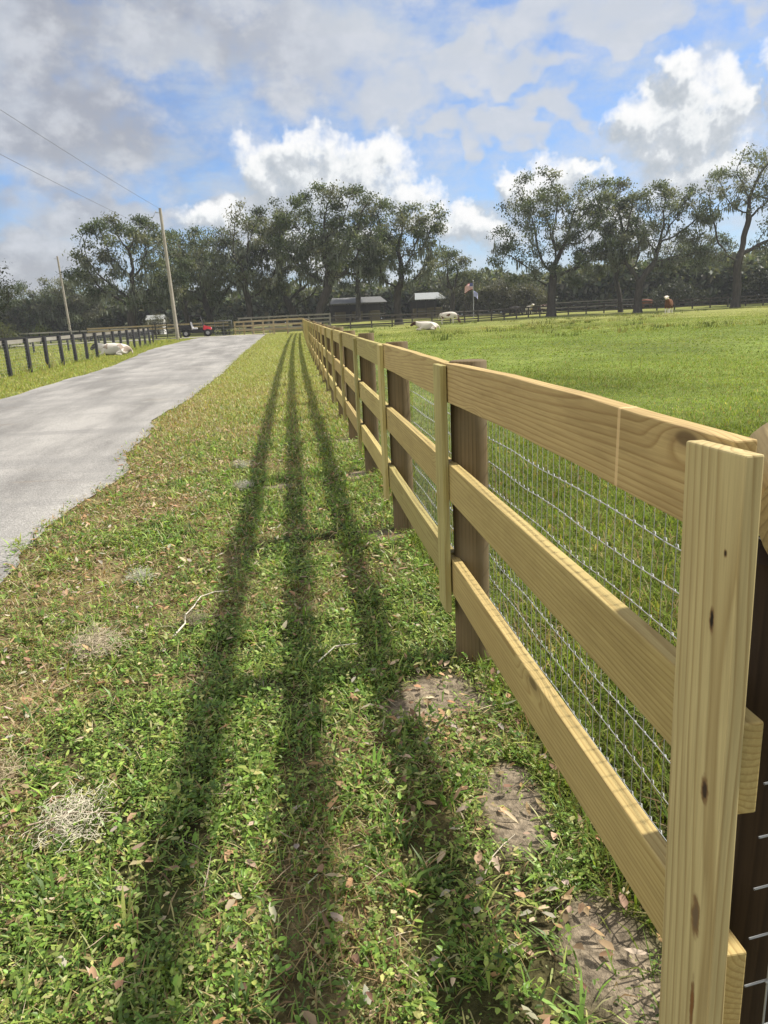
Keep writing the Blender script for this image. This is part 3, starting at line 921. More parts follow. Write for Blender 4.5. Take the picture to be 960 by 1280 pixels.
for i in range(NB + 1):
    y = Y0 + i * H; X = fx1(y); g = float(gbase(X, y)) - (.014 if i else 0)
    yaw = math.atan2(fx1(y + .5) - fx1(y - .5), 1.0)
    RZ = Matrix.Rotation(math.pi / 2 - yaw, 4, 'Z')      # local x along the fence
    j = lambda s: random.uniform(-s, s)
    # batten
    if i == 0:
        Mw = Matrix.Translation((X - .0165, y - .018, 1.288 - .61)) @ Matrix.Rotation(-yaw, 4, 'Z') @ Matrix.Rotation(R(-1.1), 4, 'X') @ UPX
        b = put('batten', batw, fence, FI @ Mw, 'wide near end batten with dark oval knots')
        for dx, dz in ((.50, .03), (.50, -.03), (-.04, .035), (-.5, -.03)):
            put('nail', nail1me, b, Matrix.Translation((dx, .03, dz)))
    else:
        Mw = Matrix.Translation((X - .0155, y + j(.008), 1.283 + g - .515 + j(.006))) @ Matrix.Rotation(-yaw + j(.01), 4, 'Z') @ Matrix.Rotation(j(.010), 4, 'X') @ UPX
        put('batten', bats[i % 3], fence, FI @ Mw)
    # post
    if i > 0:
        hh = random.uniform(-.03, .005)
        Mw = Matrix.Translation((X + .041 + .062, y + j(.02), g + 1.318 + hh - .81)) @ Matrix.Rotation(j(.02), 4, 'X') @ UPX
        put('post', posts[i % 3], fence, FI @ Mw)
    if i == NB: break
    y2 = y + H; X2 = fx1(y2); g2 = float(gbase(X2, y2)) - .014
    pit = math.atan2(g2 - g, H)
    mid = Vector(((X + X2) / 2, (y + y2) / 2, (g + g2) / 2))
    rot = RZ @ Matrix.Rotation(-pit, 4, 'Y')
    for k, zc in enumerate((1.212, .812, .408)):
        ext = ((0, .072, .075)[k]) if i == 0 else 0
        sx = (H + ext) / H * .999 if i == 0 else .999
        Mw = Matrix.Translation(mid + Vector((.0195, -ext / 2 - (.004 if i == 0 else 0), zc + j(.006)))) @ rot @ Matrix.Rotation(j(.0025), 4, 'Y') @ Matrix.Diagonal((sx, 1, 1, 1))
        r = put('rail', railn if (i == 0 and k == 0) else railb if (i == 1 and k == 0) else rails[(i * 3 + k) % 5], fence, FI @ Mw)
        if 0 < i < 5 or i == 0:
            for dx, dz in () if i == 0 else ((.085, .035), (.115, -.04)): put('nail', nailme, r, Matrix.Translation((-H / 2 + dx + .08, 0, dz)))
            if i: put('nail', nailme, r, Matrix.Translation((H / 2 - .2, 0, .03)))
    Mw = Matrix.Translation(Vector((X + .184, y, g))) @ rot
    put('wire_mesh', wires[0 if i < 2 else 1 if i < 7 else 2], fence, FI @ Mw)
# corner post, cross log and mesh behind the nearest batten
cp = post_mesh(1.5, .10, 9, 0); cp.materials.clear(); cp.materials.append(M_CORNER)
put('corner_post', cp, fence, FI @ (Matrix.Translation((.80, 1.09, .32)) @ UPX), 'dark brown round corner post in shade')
lg = MB(); n = 30; V = []; F = []
for i in range(2):
    for k in range(n):
        q = 2 * math.pi * k / n; rad = .112 * (1 + .025 * math.sin(2 * q + 1) + .012 * math.sin(5 * q))
        V.append(((-.2 if i == 0 else .2), rad * math.cos(q), rad * math.sin(q)))
for k in range(n): F.append((k, (k + 1) % n, n + (k + 1) % n, n + k))
lg.add(V, F, 0, True); lg.add(V[:n], [tuple(range(n))[::-1]]); lg.add(V[n:], [tuple(range(n))])
lgm = lg.mesh('cross_log', M_LOG)
put('cross_log', lgm, fence, FI @ (Matrix.Translation((.786 + .2 * math.cos(R(62)), .955 + .2 * math.sin(R(62)), 1.162)) @ Matrix.Rotation(R(62), 4, 'Z')), 'horizontal round log with sawn end rings')
wm = MB()
for i in range(12):
    z = .04 + i * .0985; wm.tube([(0, 0, z), (.2, .002, z + .002), (1.2, 0, z)], .0021, 5, 0, False)
for i in range(12):
    x = .045 + i * .1; wm.tube([(x, 0, .06), (x, 0, 1.16)], .0019, 5, 0, False)
    for k in range(12): wm.tube([(x - .006, -.003, .04 + k * .0985), (x + .006, -.003, .042 + k * .0985)], .0027, 5)
put('wire_mesh', wm.mesh('wire_mesh', M_WIRE), fence, FI @ (Matrix.Translation((.685, .935, .02)) @ Matrix.Rotation(R(6), 4, 'Z')))


# ------------------------------------------------------------------ other fences
def line_fence(name, label, pts, spacing, hpost, rails_z, mats, pw=.12, rh=.13, rt=.03, group=None, span=2, mesh=False, round_post=False, jit=.0, rail_side=-1):
    """posts and rails along a polyline; every post and every board is its own part"""
    P = [Vector((p[0], p[1], 0)) for p in pts]
    cum = [0]
    for a, b in zip(P, P[1:]): cum.append(cum[-1] + (b - a).length)
    n = max(1, round(cum[-1] / spacing)); pos = []
    for i in range(n + 1):
        s = cum[-1] * i / n
        for k in range(len(P) - 1):
            if s <= cum[k + 1] + 1e-6:
                q = P[k].lerp(P[k + 1], (s - cum[k]) / (cum[k + 1] - cum[k])); break
        q.z = float(gz(q.x, q.y)); pos.append(q)
    o = thing(name, label, 'fence', pos[0], 0, group)
    inv = root_matrix(o).inverted()
    if round_post:
        mb = MB(); mb.tube([(-.15, 0, 0), (hpost - .01, 0, 0), (hpost, 0, 0)], [pw / 2, pw / 2, pw / 2 * .85], 10); pm = mb.mesh('post', mats[0])
    else:
        mb = MB(); mb.box((hpost / 2 - .1, 0, 0), (hpost + .2, pw, pw), 0, None, .008); pm = mb.mesh('post', mats[0])
    for q in pos:
        put('post', pm, o, inv @ (Matrix.Translation(q) @ Matrix.Rotation(random.uniform(-jit, jit), 4, 'Y') @ Matrix.Rotation(random.uniform(-jit, jit), 4, 'X') @ UPX))
    mb = MB(); mb.box((0, 0, 0), (1, rt, rh), 0, None, .004); rm = mb.mesh('rail', mats[1])
    i = 0
    while i < n:
        j = min(n, i + span); a, b = pos[i], pos[j]; d = b - a
        x = d.normalized(); yv = Vector((0, 0, 1)).cross(x).normalized(); z = x.cross(yv)
        for zz in rails_z:
            c = (a + b) / 2 + yv * (rail_side * (pw / 2 + rt / 2 + .001)) + Vector((0, 0, zz))
            Mw = Matrix(((x.x * d.length * .998, yv.x, z.x, c.x), (x.y * d.length * .998, yv.y, z.y, c.y), (x.z * d.length, yv.z, z.z, c.z), (0, 0, 0, 1)))
            put('rail', rm, o, inv @ Mw)
        if mesh:
            w_ = MB(); Lw = d.length
            for k in range(11): w_.tube([(0, 0, .06 + k * .1), (Lw, 0, .06 + k * .1)], .002, 3, 0, False)
            for k in range(int(Lw / .14)): w_.tube([(k * .14, 0, .06), (k * .14, 0, 1.06)], .0014, 3, 0, False)
            Mw = Matrix(((x.x, yv.x, z.x, a.x), (x.y, yv.y, z.y, a.y), (x.z, yv.z, z.z, a.z), (0, 0, 0, 1)))
            put('wire_mesh', w_.mesh('wire_mesh', M_WIRE), o, inv @ Mw)
        i = j
    return o


line_fence('paddock_fence', 'black post fence with wire mesh left of the road', [(-8.95, 17.6), (-8.95, 32), (-9.1, 42), (-9.3, 52.6)], 1.95, 1.16, [1.07], [M_BLACKW, M_GREYW], .15, .13, .03, None, 2, True, True, .02, 1)
line_fence('paddock_fence', 'low black board fence behind the black post fence', [(at(-60, 44), 44), (at(17, 47), 47), (at(105, 51), 51), (at(190, 56), 56)], 2.35, 1.02, [.93], [M_BLACKW, M_BLACKW], .12, .17, .04, None, 2, False, True, .01)
line_fence('paddock_fence', 'far black post fence with pale rails beyond the sandy lane on the left', [(at(-40, 84), 84), (at(20, 84), 84), (at(105, 86), 86), (at(160, 88), 88)], 1.0, 1.25, [1.12, .70], [M_BLACKW, M_GREYW], .13, .14, .03, None, 3)
line_fence('paddock_fence', 'brown rail fence with light top boards behind the utility pole', [(at(110, 82), 82), (at(195, 80), 80), (at(240, 79.5), 79.5), (at(286, 80), 80)], 2.4, 1.38, [1.30, 1.0], [M_DARKW, M_CORR], .12, .15, .035, None, 2)
line_fence('corral_fence', 'new tan corral fence across the end of the road', [(1.32, 67.2), (-.9, 69.6), (-2.6, 72.6), (-5.3, 77.5)], 2.1, 1.33, [1.26, .86, .46], [M_CORR, M_CORR], .14, .15, .04, None, 1, False, False, .0, 1)
line_fence('corral_fence', 'old grey four-rail corral fence behind the new tan one', [(at(299, 84), 84), (at(318, 82), 82), (at(365, 80), 80), (at(413, 80), 80)], 2.2, 1.75, [1.66, 1.28, .9, .52], [M_GREYW, M_GREYW], .13, .15, .04, None, 1)
DF = [(at(411, 83), 83), (at(470, 84), 84), (at(560, 86), 86), (at(690, 97.5), 97.5), (at(835, 97), 97), (at(960, 96), 96), (at(1080, 92), 92)]
line_fence('pasture_fence', 'long dark brown board fence along the far side of the pasture', DF, 2.45, 1.36, [1.27, .84, .40], [M_DARKW, M_DARKW], .14, .15, .04, None, 3, False, False, .0, 1)
DF2 = [(at(640, 112), 112), (at(740, 116), 116), (at(860, 114), 114), (at(1000, 112), 112)]
line_fence('pasture_fence', 'second dark fence under the oaks behind the long pasture fence', DF2, 2.6, 1.5, [1.4, 1.0, .6], [M_DARKW, M_GREYW], .13, .14, .04, None, 3)
# pipe gates
def gate(name, label, u0, u1, yd, h, mat, bars):
    x0, x1 = at(u0, yd), at(u1, yd); g = float(gz((x0 + x1) / 2, yd))
    o = thing(name, label, 'gate', (x0, yd, g)); w = x1 - x0
    f = MB(); f.tube([(0, 0, .1), (0, 0, h), (w, 0, h), (w, 0, .1), (0, 0, .1)], .035, 8); f.tube([(w / 2, 0, .1), (w / 2, 0, h)], .03, 8); f.build('gate_frame', mat, o)
    b = MB()
    for k in range(bars): b.tube([(.03, 0, .1 + (h - .1) * (k + 1) / (bars + 1)), (w - .03, 0, .1 + (h - .1) * (k + 1) / (bars + 1))], .016, 6)
    b.build('bars', mat, o)


gate('pipe_gate', 'black wire gate left of the taller utility pole', 191, 226, 70, 1.4, M_BLACKW, 6)
gate('pipe_gate', 'dark pipe gate between the red buggy and the tan corral', 269, 290, 77.6, 1.45, M_CABLE, 4)

# ------------------------------------------------------------------ utility poles and cables
def pole(loc, h, r, label, lean=(0, 0)):
    o = thing('utility_pole', label, 'utility pole', (loc[0], loc[1], gz1(*loc)), 0, 'wooden utility poles')
    b = MB(); b.tube([(0, 0, -.3), (lean[0] * .5, lean[1] * .5, h / 2), (lean[0], lean[1], h)], [r, r * .86, r * .72], 14); b.build('pole', M_POLE, o)
    k = MB(); k.tube([(lean[0], lean[1], h - .35), (lean[0] - .35, lean[1] - .05, h - .32)], .035, 8); k.tube([(lean[0] - .35, lean[1] - .05, h - .36), (lean[0] - .35, lean[1] - .05, h - .18)], [.05, .03], 8)
    k.build('insulator', M_STEEL, o)
    return o


pole((-9.1, 64.3), 10.2, .155, 'tall pale utility pole beside the road end, nearer of two', (-.25, 0))
pole((at(89, 112), 112), 11.3, .17, 'dark thin utility pole far off in front of the trees', (-.3, 0))
pole((-12.9, 4.5), 10.6, .19, 'utility pole outside the frame carrying the overhead cables')


def cable(a, b, sag, label, r=.02):
    a, b = Vector(a), Vector(b); mb = MB()
    mb.tube([a.lerp(b, i / 16) - Vector((0, 0, sag * 4 * (i / 16) * (1 - i / 16))) for i in range(17)], r, 5)
    tag(mb.build('overhead_cable', M_CABLE), label, 'cable', 'overhead power cables')


cable((-9.35, 64.3, 10.75), (-12.9, 4.5, 11.05), .35, 'upper overhead cable running from the pole top out to the left', .010)
cable((-9.3, 64.3, 8.8), (-12.9, 4.5, 9.3), .35, 'lower overhead cable running from below the pole top out to the left', .010)
cable((-9.7, 64.25, 10.55), (-14, 74, 7.5), .05, 'short slanting cable from the bracket down towards the oaks', .012)


# ------------------------------------------------------------------ trees
def grow(base, trunk, lobes, n_att, step, seed, kill=1.3, infl=9):
    rr = np.random.default_rng(seed)
    A = []
    vol = [l[3] * l[4] * l[5] for l in lobes]; tot = sum(vol)
    for l, vv in zip(lobes, vol):
        k = int(n_att * vv / tot) + 1
        d = rr.normal(size=(k, 3)); d /= np.linalg.norm(d, axis=1)[:, None]
        rad = rr.random(k)[:, None] ** .42
        A.append(np.array(l[:3]) + d * rad * np.array(l[3:6]))
    A = np.concatenate(A); A = A[A[:, 2] > 1.8]
    N = [np.array(trunk[0], float)]; par = [-1]
    for p in trunk[1:]:
        a = N[-1]; p = np.array(p, float); k = max(1, int(np.linalg.norm(p - a) / step))
        for i in range(k): N.append(a + (p - a) * (i + 1) / k); par.append(len(N) - 2)
    alive = np.ones(len(A), bool)
    near = np.full(len(A), 1e9); ni = np.zeros(len(A), int)

    def upd(start):
        for i in range(start, len(N)):
            dd = np.linalg.norm(A - N[i], axis=1); m_ = dd < near
            near[m_] = dd[m_]; ni[m_] = i
    upd(max(0, len(N) - 3)); 
    for it in range(160):
        if not alive.any(): break
        use = alive & (near < infl * (1 if it > 25 else 3))
        if not use.any(): break
        dirs = {}
        D = A[use] - np.array(N)[ni[use]]; D /= np.linalg.norm(D, axis=1)[:, None] + 1e-9
        for i, dv in zip(ni[use], D): dirs[i] = dirs.get(i, 0) + dv
        s0 = len(N)
        for i, dv in dirs.items():
            dv = dv / (np.linalg.norm(dv) + 1e-9) + rr.normal(size=3) * .28
            pv = N[i] - N[par[i]] if par[i] >= 0 else np.array([0, 0, 1.])
            dv = dv + .45 * pv / (np.linalg.norm(pv) + 1e-9)
            N.append(N[i] + step * dv / np.linalg.norm(dv)); par.append(i)
        upd(s0)
        alive &= near > kill
        if len(N) > 2600: break
    N = np.array(N); par = np.array(par)
    ch = [[] for _ in N]
    for i, p in enumerate(par):
        if p >= 0: ch[p].append(i)
    r = np.zeros(len(N)); e = 2.25
    for i in range(len(N) - 1, -1, -1):
        r[i] = .028 if not ch[i] else sum(r[c] ** e for c in ch[i]) ** (1 / e)
    return N, par, ch, r, rr


def branches(N, par, ch, r, rmin=.0):
    mb = MB(); done = set()
    stack = [(0, None)]
    while stack:
        i, p = stack.pop()
        line = [] if p is None else [p]
        cur = i
        while True:
            line.append(cur)
            if not ch[cur]: break
            c = sorted(ch[cur], key=lambda k: -r[k])
            for o in c[1:]:
                if r[o] > rmin: stack.append((o, cur))
            cur = c[0]
        if len(line) > 1:
            rad = [min(r[k], r[line[1]] * 1.05) if (p is not None and k == p) else r[k] for k in line]
            n = 9 if rad[0] > .2 else 6 if rad[0] > .08 else 4
            mb.tube([N[k] for k in line], rad, n, 0, False)
    return mb


def tree(name, label, loc, trunk, lobes, n_att=420, seed=1, step=.75, r_trunk=.45, leaf=.30, per=26, spread=.50, cols=None, moss=0, kill=1.3, group='big oaks along the far side of the pasture', cat='oak tree', rleaf=.075, mosscol=(.17, .19, .155), flare=True):
    x, y = loc; g = gz1(x, y)
    o = thing(name, label, cat, (x, y, g), 0, group)
    N, par, ch, r, rr = grow(None, [(0, 0, -.3)] + trunk, lobes, n_att, step, seed, kill)
    r = r * (r_trunk / r[0]) ** (r / r[0]) ** .35 * np.clip(.55 + .9 * r / r[0], .55, 1)
    r = np.maximum(r * .85, .02)
    if flare: r[0] *= 1.5; r[1] *= 1.12
    branches(N, par, ch, r).build('trunk', M_BARK, o)
    tips = np.array([i for i in range(len(N)) if r[i] < rleaf and N[i][2] > 2])
    w = np.array([1.6 if not ch[i] else .55 for i in tips]); 
    per = per * 4.2; clump = np.where(rr.random(len(tips)) < .22, 0, rr.random(len(tips)) ** 1.3 * 1.6 + .25)     # uneven clumps leave gaps
    cnt = np.maximum(0, (per * w * clump)).astype(int)
    C = np.repeat(N[tips], cnt, 0); n = len(C)
    d = rr.normal(size=(n, 3)) * np.array([spread, spread, spread * .6])
    P = C + d + np.array([0, 0, .1])
    pal = np.array(cols or [(.080, .110, .060), (.098, .126, .070), (.062, .086, .048), (.125, .148, .084), (.145, .155, .115)])
    tc = pal[rr.integers(0, len(pal), len(tips))] * (.8 + .4 * rr.random((len(tips), 1)))
    cc = np.repeat(tc, cnt, 0)
    global rng
    old = rng; rng = rr
    v, q, tr, c = ovals(P, U(leaf * .6, leaf * 1.3, n), U(leaf * .35, leaf * .75, n), U(0, 6.283, n), U(-1.2, 1.2, n), U(-.5, .5, n), cc)
    me = np_mesh('crown', v, q, tr, c); me.materials.append(M_LEAF); put('crown', me, o)
    if moss:
        moss = int(moss * 1.25)
        zt = N[:, 2].max(); cand = np.array([i for i in range(len(N)) if r[i] < .2 and 3.0 < N[i][2] < zt * .72])
        pick_ = rr.choice(cand, moss); k = 7
        P = np.repeat(N[pick_], k, 0) + rr.normal(size=(moss * k, 3)) * [.3, .3, .1]
        n = len(P); Lm = np.repeat(U(.4, 1.35, moss), k) * U(.4, 1, n)
        Lm = np.minimum(Lm, P[:, 2] - 1.4); Lm = np.maximum(Lm, .2)
        mc = np.array(mosscol) * (.75 + .5 * rr.random((n, 1)))
        v, q, tr, c = blades(P, Lm, U(.07, .22, n), U(0, 6.283, n), np.full(n, math.pi) + U(-.12, .12, n), U(-.15, .15, n), mc)
        me = np_mesh('moss_strands', v, q, tr, c); me.materials.append(M_MOSS); put('moss_strands', me, o)['kind'] = 'stuff'
    rng = old
    return o


def T(name, label, u, yd, vtop, trunk, lobes, **kw):
    """lobes and trunk are given in metres about the base"""
    return tree(name, label, (at(u, yd), yd), trunk, lobes, **kw)


LIGHT = [(.135, .16, .10), (.11, .135, .082), (.16, .17, .122), (.09, .115, .07), (.15, .155, .126)]
# right of the pasture
T('oak_tree', 'broad oak with an upright trunk standing just right of the flagpole', 689, 94.5, 212, [(0, 0, 2.5), (.2, 0, 4.5)],
  [(-1.2, 0, 12.9, 5.7, 5, 4.7), (4.4, 0, 12.3, 4.8, 4.5, 4.8), (-2, 0, 5.4, 5, 4, 1.9), (4, 0, 5.4, 4.5, 4, 1.9), (-4.8, 0, 9, 4.0, 4, 3.2), (5.5, 0, 8, 3.5, 4, 3.2), (1.2, 0, 8.5, 6, 5, 3.5), (-7.3, 0, 7.2, 1.8, 2, 1.3)], n_att=620, seed=11, r_trunk=.62, moss=90, per=25)
T('oak_tree', 'slim leaning oak between the two broad pasture oaks', 776, 98, 235, [(-.2, 0, 2), (-.9, 0, 4.5)],
  [(-1.2, 0, 12.5, 3.0, 3, 4.2), (.8, 0, 9, 3.2, 3, 3.2), (-1.5, 0, 7, 2.4, 2.4, 2)], n_att=240, seed=12, r_trunk=.34, moss=40, per=24)
T('oak_tree', 'wide oak with a long low limb behind the brown cow', 797, 93, 236, [(0, 0, 2.0), (.2, 0, 3.6)],
  [(-.5, 0, 10, 4.2, 4, 3.8), (4.8, 0, 11.0, 4.0, 4, 4.0), (5.5, 0, 6.4, 5.2, 4, 2.2), (1, 0, 13.0, 3.2, 3.5, 2.6), (-3, 0, 7, 3.0, 3, 2.2)], n_att=480, seed=13, r_trunk=.58, moss=80, per=24)
T('oak_tree', 'tall open-crowned grey oak at the right end of the fence', 919, 92, 185, [(.1, 0, 2.5), (-.1, 0, 5.0)],
  [(1.5, 0, 15.0, 5.2, 5, 4.4), (-4.0, 0, 12.5, 3.2, 4, 3.8), (6.5, 0, 11.5, 4, 4.5, 4), (-3.5, 0, 6.0, 3.0, 3, 1.8), (4, 0, 7, 4, 4, 2.2)], n_att=520, seed=14, r_trunk=.60, moss=90, per=13, cols=LIGHT, leaf=.32)
T('oak_tree', 'oak partly outside the frame beyond the open-crowned grey oak', 1010, 100, 240, [(0, 0, 2.5), (0, 0, 4)],
  [(-2, 0, 10, 5, 5, 4.2), (3, 0, 10, 5, 5, 5)], n_att=330, seed=15, r_trunk=.5, moss=40, per=26)
T('oak_tree', 'dark filler oak standing behind the wide low-limbed oak', 862, 118, 290, [(0, 0, 2.0), (0, 0, 3.6)],
  [(-2, 0, 7.5, 4.5, 4, 3.4), (3, 0, 7.5, 4.5, 4, 3.4)], n_att=300, seed=16, r_trunk=.4, moss=60, per=30)
# centre
T('oak_tree', 'forked oak in front of the pale barn roof', 499, 95, 240, [(-.2, 0, 2.2), (-.1, 0, 3.5)],
  [(-1.0, 0, 12.2, 3.4, 4, 3.2), (3.6, 0, 12.0, 3.0, 3.4, 2.9), (1, 0, 6.2, 4.4, 4, 1.8), (-1.5, 0, 9, 3.6, 4, 3.0), (2.6, 0, 9.2, 3.4, 4, 2.8)], n_att=460, seed=21, r_trunk=.55, moss=80, per=24)
T('oak_tree', 'tallest leafy oak of the centre clump with a slanting trunk', 396, 92, 230, [(.6, 0, 2.5), (1.6, 0, 4.6)],
  [(4.8, 0, 12.6, 3.6, 4, 3.9), (1.0, 0, 12.5, 4.0, 4, 4.0), (6.2, 0, 9, 4.0, 4, 3.6), (1.0, 0, 7.5, 4.2, 4, 2.8), (-2.5, 0, 10.5, 3, 3, 3.5)], n_att=640, seed=22, r_trunk=.62, moss=150, per=29)
T('oak_tree', 'dense dark oak behind the far end of the new fence', 372, 100, 262, [(-.5, 0, 2.2), (-1.4, 0, 4)],
  [(-1, 0, 11.5, 4.6, 4, 4.4), (-3.5, 0, 8, 4.6, 4, 3.6), (2.8, 0, 8.5, 4.5, 4, 3.8), (-3.0, 0, 5.5, 4, 4, 2)], n_att=520, seed=23, r_trunk=.55, moss=150, per=27)
T('oak_tree', 'sparse gappy oak showing sky through its crown above the tan corral', 312, 97, 275, [(.2, 0, 2.5), (.1, 0, 4)],
  [(-.5, 0, 11.5, 4.0, 4, 3.4), (2.6, 0, 10, 3.6, 4, 3.8), (-3, 0, 8, 3.6, 4, 3.2), (2, 0, 6, 4, 4, 2.2)], n_att=430, seed=24, r_trunk=.48, moss=120, per=17, cols=LIGHT)
T('oak_tree', 'low spreading oak behind the red buggy', 262, 102, 290, [(.2, 0, 2.2), (-.2, 0, 3.6)],
  [(-1.5, 0, 9.5, 4.6, 4, 3.8), (3, 0, 8.6, 4, 4, 3.4), (-3, 0, 6, 4.4, 4, 2.6), (1, 0, 5, 4, 4, 1.8)], n_att=480, seed=25, r_trunk=.5, moss=130, per=27)
T('oak_tree', 'small rounded oak between the barn and the flagpole', 566, 112, 318, [(0, 0, 1.6), (.1, 0, 2.6)],
  [(-.8, 0, 7.2, 3.6, 3.5, 2.9), (2.2, 0, 5.6, 2.8, 3, 2.2)], n_att=300, seed=26, r_trunk=.36, moss=30, per=30)
T('oak_tree', 'leafy oak filling in behind the tallest centre oak', 448, 116, 268, [(.1, 0, 2.4), (.2, 0, 4)],
  [(-2, 0, 10.8, 4.6, 4, 4.0), (3, 0, 9.5, 4.6, 4, 3.8), (0, 0, 6.5, 5, 4, 2.6)], n_att=430, seed=27, r_trunk=.46, moss=110, per=27)
# left
T('oak_tree', 'large dense oak left of the taller utility pole', 166, 92, 270, [(.0, 0, 2.2), (.3, 0, 3.4)],
  [(-1.6, 0, 11.8, 3.4, 4, 2.7), (1.6, 0, 10.2, 4.0, 4, 3.4), (-3.2, 0, 7.6, 3.4, 4, 2.8), (4.2, 0, 6.8, 4.0, 4, 3.2), (0, 0, 5.2, 5, 4, 1.8)], n_att=620, seed=31, r_trunk=.58, moss=130, per=30)
T('oak_tree', 'mid-size oak just right of the taller utility pole', 236, 110, 292, [(.0, 0, 2.2), (-.3, 0, 3.4)],
  [(-1.0, 0, 10.8, 4.4, 4, 3.4), (3, 0, 8.5, 3.4, 4, 3.0), (0, 0, 6, 5, 4, 2.4)], n_att=380, seed=32, r_trunk=.45, moss=90, per=28)
T('oak_tree', 'low bushy tree behind the thin far utility pole', 98, 122, 345, [(.0, 0, 1.6), (.1, 0, 2.4)],
  [(-1.5, 0, 6.8, 3.8, 4, 3.0), (2.6, 0, 6.8, 3.4, 4, 3.0), (0, 0, 3.8, 5, 4, 1.8)], n_att=380, seed=33, r_trunk=.36, moss=70, per=30, cols=LIGHT)
T('oak_tree', 'low round tree second from the left edge of the treeline', 52, 124, 352, [(.0, 0, 1.6), (.1, 0, 2.4)],
  [(-1.5, 0, 6.0, 3.8, 4, 2.8), (2.6, 0, 5.8, 3.6, 4, 2.6), (0, 0, 3.6, 5, 4, 1.8)], n_att=380, seed=34, r_trunk=.36, moss=50, per=30)
T('oak_tree', 'dark dense tree cut by the left edge of the picture', -6, 66, 316, [(.0, 0, 1.6), (-.1, 0, 2.6)],
  [(-1.4, 0, 5.6, 2.6, 3, 2.6), (.6, 0, 3.8, 2.0, 2.4, 1.8), (-2, 0, 3.2, 2.4, 2.4, 1.4)], n_att=360, seed=35, r_trunk=.32, per=32, leaf=.2, cols=[(.03, .042, .022), (.045, .056, .03), (.028, .036, .02)])

# shrubs in front of the wood
def shrub(label, u, yd, w, h, seed, cols, dens=5200, leaf=.30, cat='shrub', name='shrub'):
    rr = np.random.default_rng(seed); x = at(u, yd)
    o = thing(name, label, cat, (x, yd, gz1(x, yd)), 0, 'shrubs along the edge of the wood')
    mb = MB(); K = []
    for i in range(14):
        a = rr.random() * 6.283; e = Vector((math.cos(a) * w * .42 * rr.random(), math.sin(a) * w * .3 * rr.random(), h * (.55 + .4 * rr.random())))
        mb.tube([(e.x * .15, e.y * .15, -.05), (e.x * .6, e.y * .6, e.z * .5), e], [.05, .035, .015], 5, 0, False); K.append(e)
    mb.build('stems', M_BARK, o)
    k = 60; cc = np.concatenate([np.array(K), np.stack([(rr.random(k) - .5) * w, (rr.random(k) - .5) * w * .7, h * (.12 + .78 * rr.random(k) ** .8)], -1)])
    env = 1 - (np.abs(cc[:, 0]) / (w * .55)) ** 2
    cc[:, 2] *= .45 + .55 * np.clip(env, 0, 1)
    i = rr.integers(0, len(cc), dens)
    P = cc[i] + rr.normal(size=(dens, 3)) * np.array([.42, .42, .34]); P[:, 2] = np.maximum(P[:, 2], .05)
    pal = np.array(cols); tc = pal[rr.integers(0, len(pal), len(cc))] * (.8 + .4 * rr.random((len(cc), 1)))
    global rng
    old = rng; rng = rr
    v, q, tr, c = ovals(P, U(leaf * .6, leaf * 1.3, dens), U(leaf * .3, leaf * .7, dens), U(0, 6.283, dens), U(-1.2, 1.2, dens), U(-.5, .5, dens), tc[i])
    rng = old
    me = np_mesh('foliage', v, q, tr, c); me.materials.append(M_LEAF); put('foliage', me, o)


GREYB = [(.115, .118, .085), (.095, .10, .07), (.14, .138, .105), (.08, .088, .058)]
DARKB = [(.035, .045, .024), (.048, .058, .032), (.028, .034, .02)]
shrub('tall grey-green willowy shrub behind the flagpole', 590, 116, 9, 6.0, 41, GREYB)
shrub('grey willowy shrub right of the flagpole', 628, 114, 8, 5.4, 42, GREYB)
shrub('pale grey shrub under the left limbs of the broad oak', 662, 112, 6.5, 4.6, 43, GREYB)
shrub('dark bush beside the pipe gate at the road end', 279, 80.5, 2.6, 2.0, 44, DARKB, 2200, .14)
shrub('dark bush under the large oak left of the pole', 113, 88, 4.2, 2.2, 45, DARKB, 2400, .16)
shrub('small yellow-green bush by the far black post fence', 54, 90, 2.0, 1.9, 46, [(.16, .19, .05), (.12, .15, .04)], 1200, .16)
shrub('green bush in front of the left edge tree', 6, 62, 2.2, 1.9, 47, [(.07, .085, .04), (.10, .11, .05)], 1500, .14)
shrub('dark hedge-like bush right of the open-crowned oak', 956, 106, 7, 4.5, 48, DARKB, 3600)
shrub('dark bush under the wide low-limbed oak', 842, 110, 8, 3.6, 49, DARKB, 3600)

shrub('loose grey-green bush half covering the white shed', 198, 119, 3.4, 3.0, 50, GREYB, 1500, .24)

# far wood: one mass
nW = 120000
a = np.radians(U(-34, 50, nW)); rad = 128 + 60 * rng.random(nW) ** 1.4
x = rad * np.sin(a); y = rad * np.cos(a)
hh = 3.6 + 4.2 * (fbm(np.degrees(a) * .35, rad * .03, 111, 3) - .3) + 3.0 * fbm(np.degrees(a) * 1.2, rad * .08, 113, 2) + (rad - 128) * .035
z = hh * rng.random(nW) ** .75
P = np.stack([x, y, gz(x, y) + z], -1)
blot = fbm(np.degrees(a) * 1.5, z * .5, 115, 3)[:, None]
cc = pick([(.09, .112, .07), (.11, .13, .084), (.145, .155, .115), (.07, .09, .058)], nW) * (.6 + .8 * blot)
v, q, tr, c = ovals(P, U(.6, 1.3, nW), U(.4, .85, nW), U(0, 6.283, nW), U(-1.3, 1.3, nW), U(-.5, .5, nW), cc)
me = np_mesh('far_wood', v, q, tr, c); me.materials.append(M_LEAF)
tag(put('far_wood', me), 'dim grey-green wood closing the view behind the oaks', 'woods', None, 'stuff')


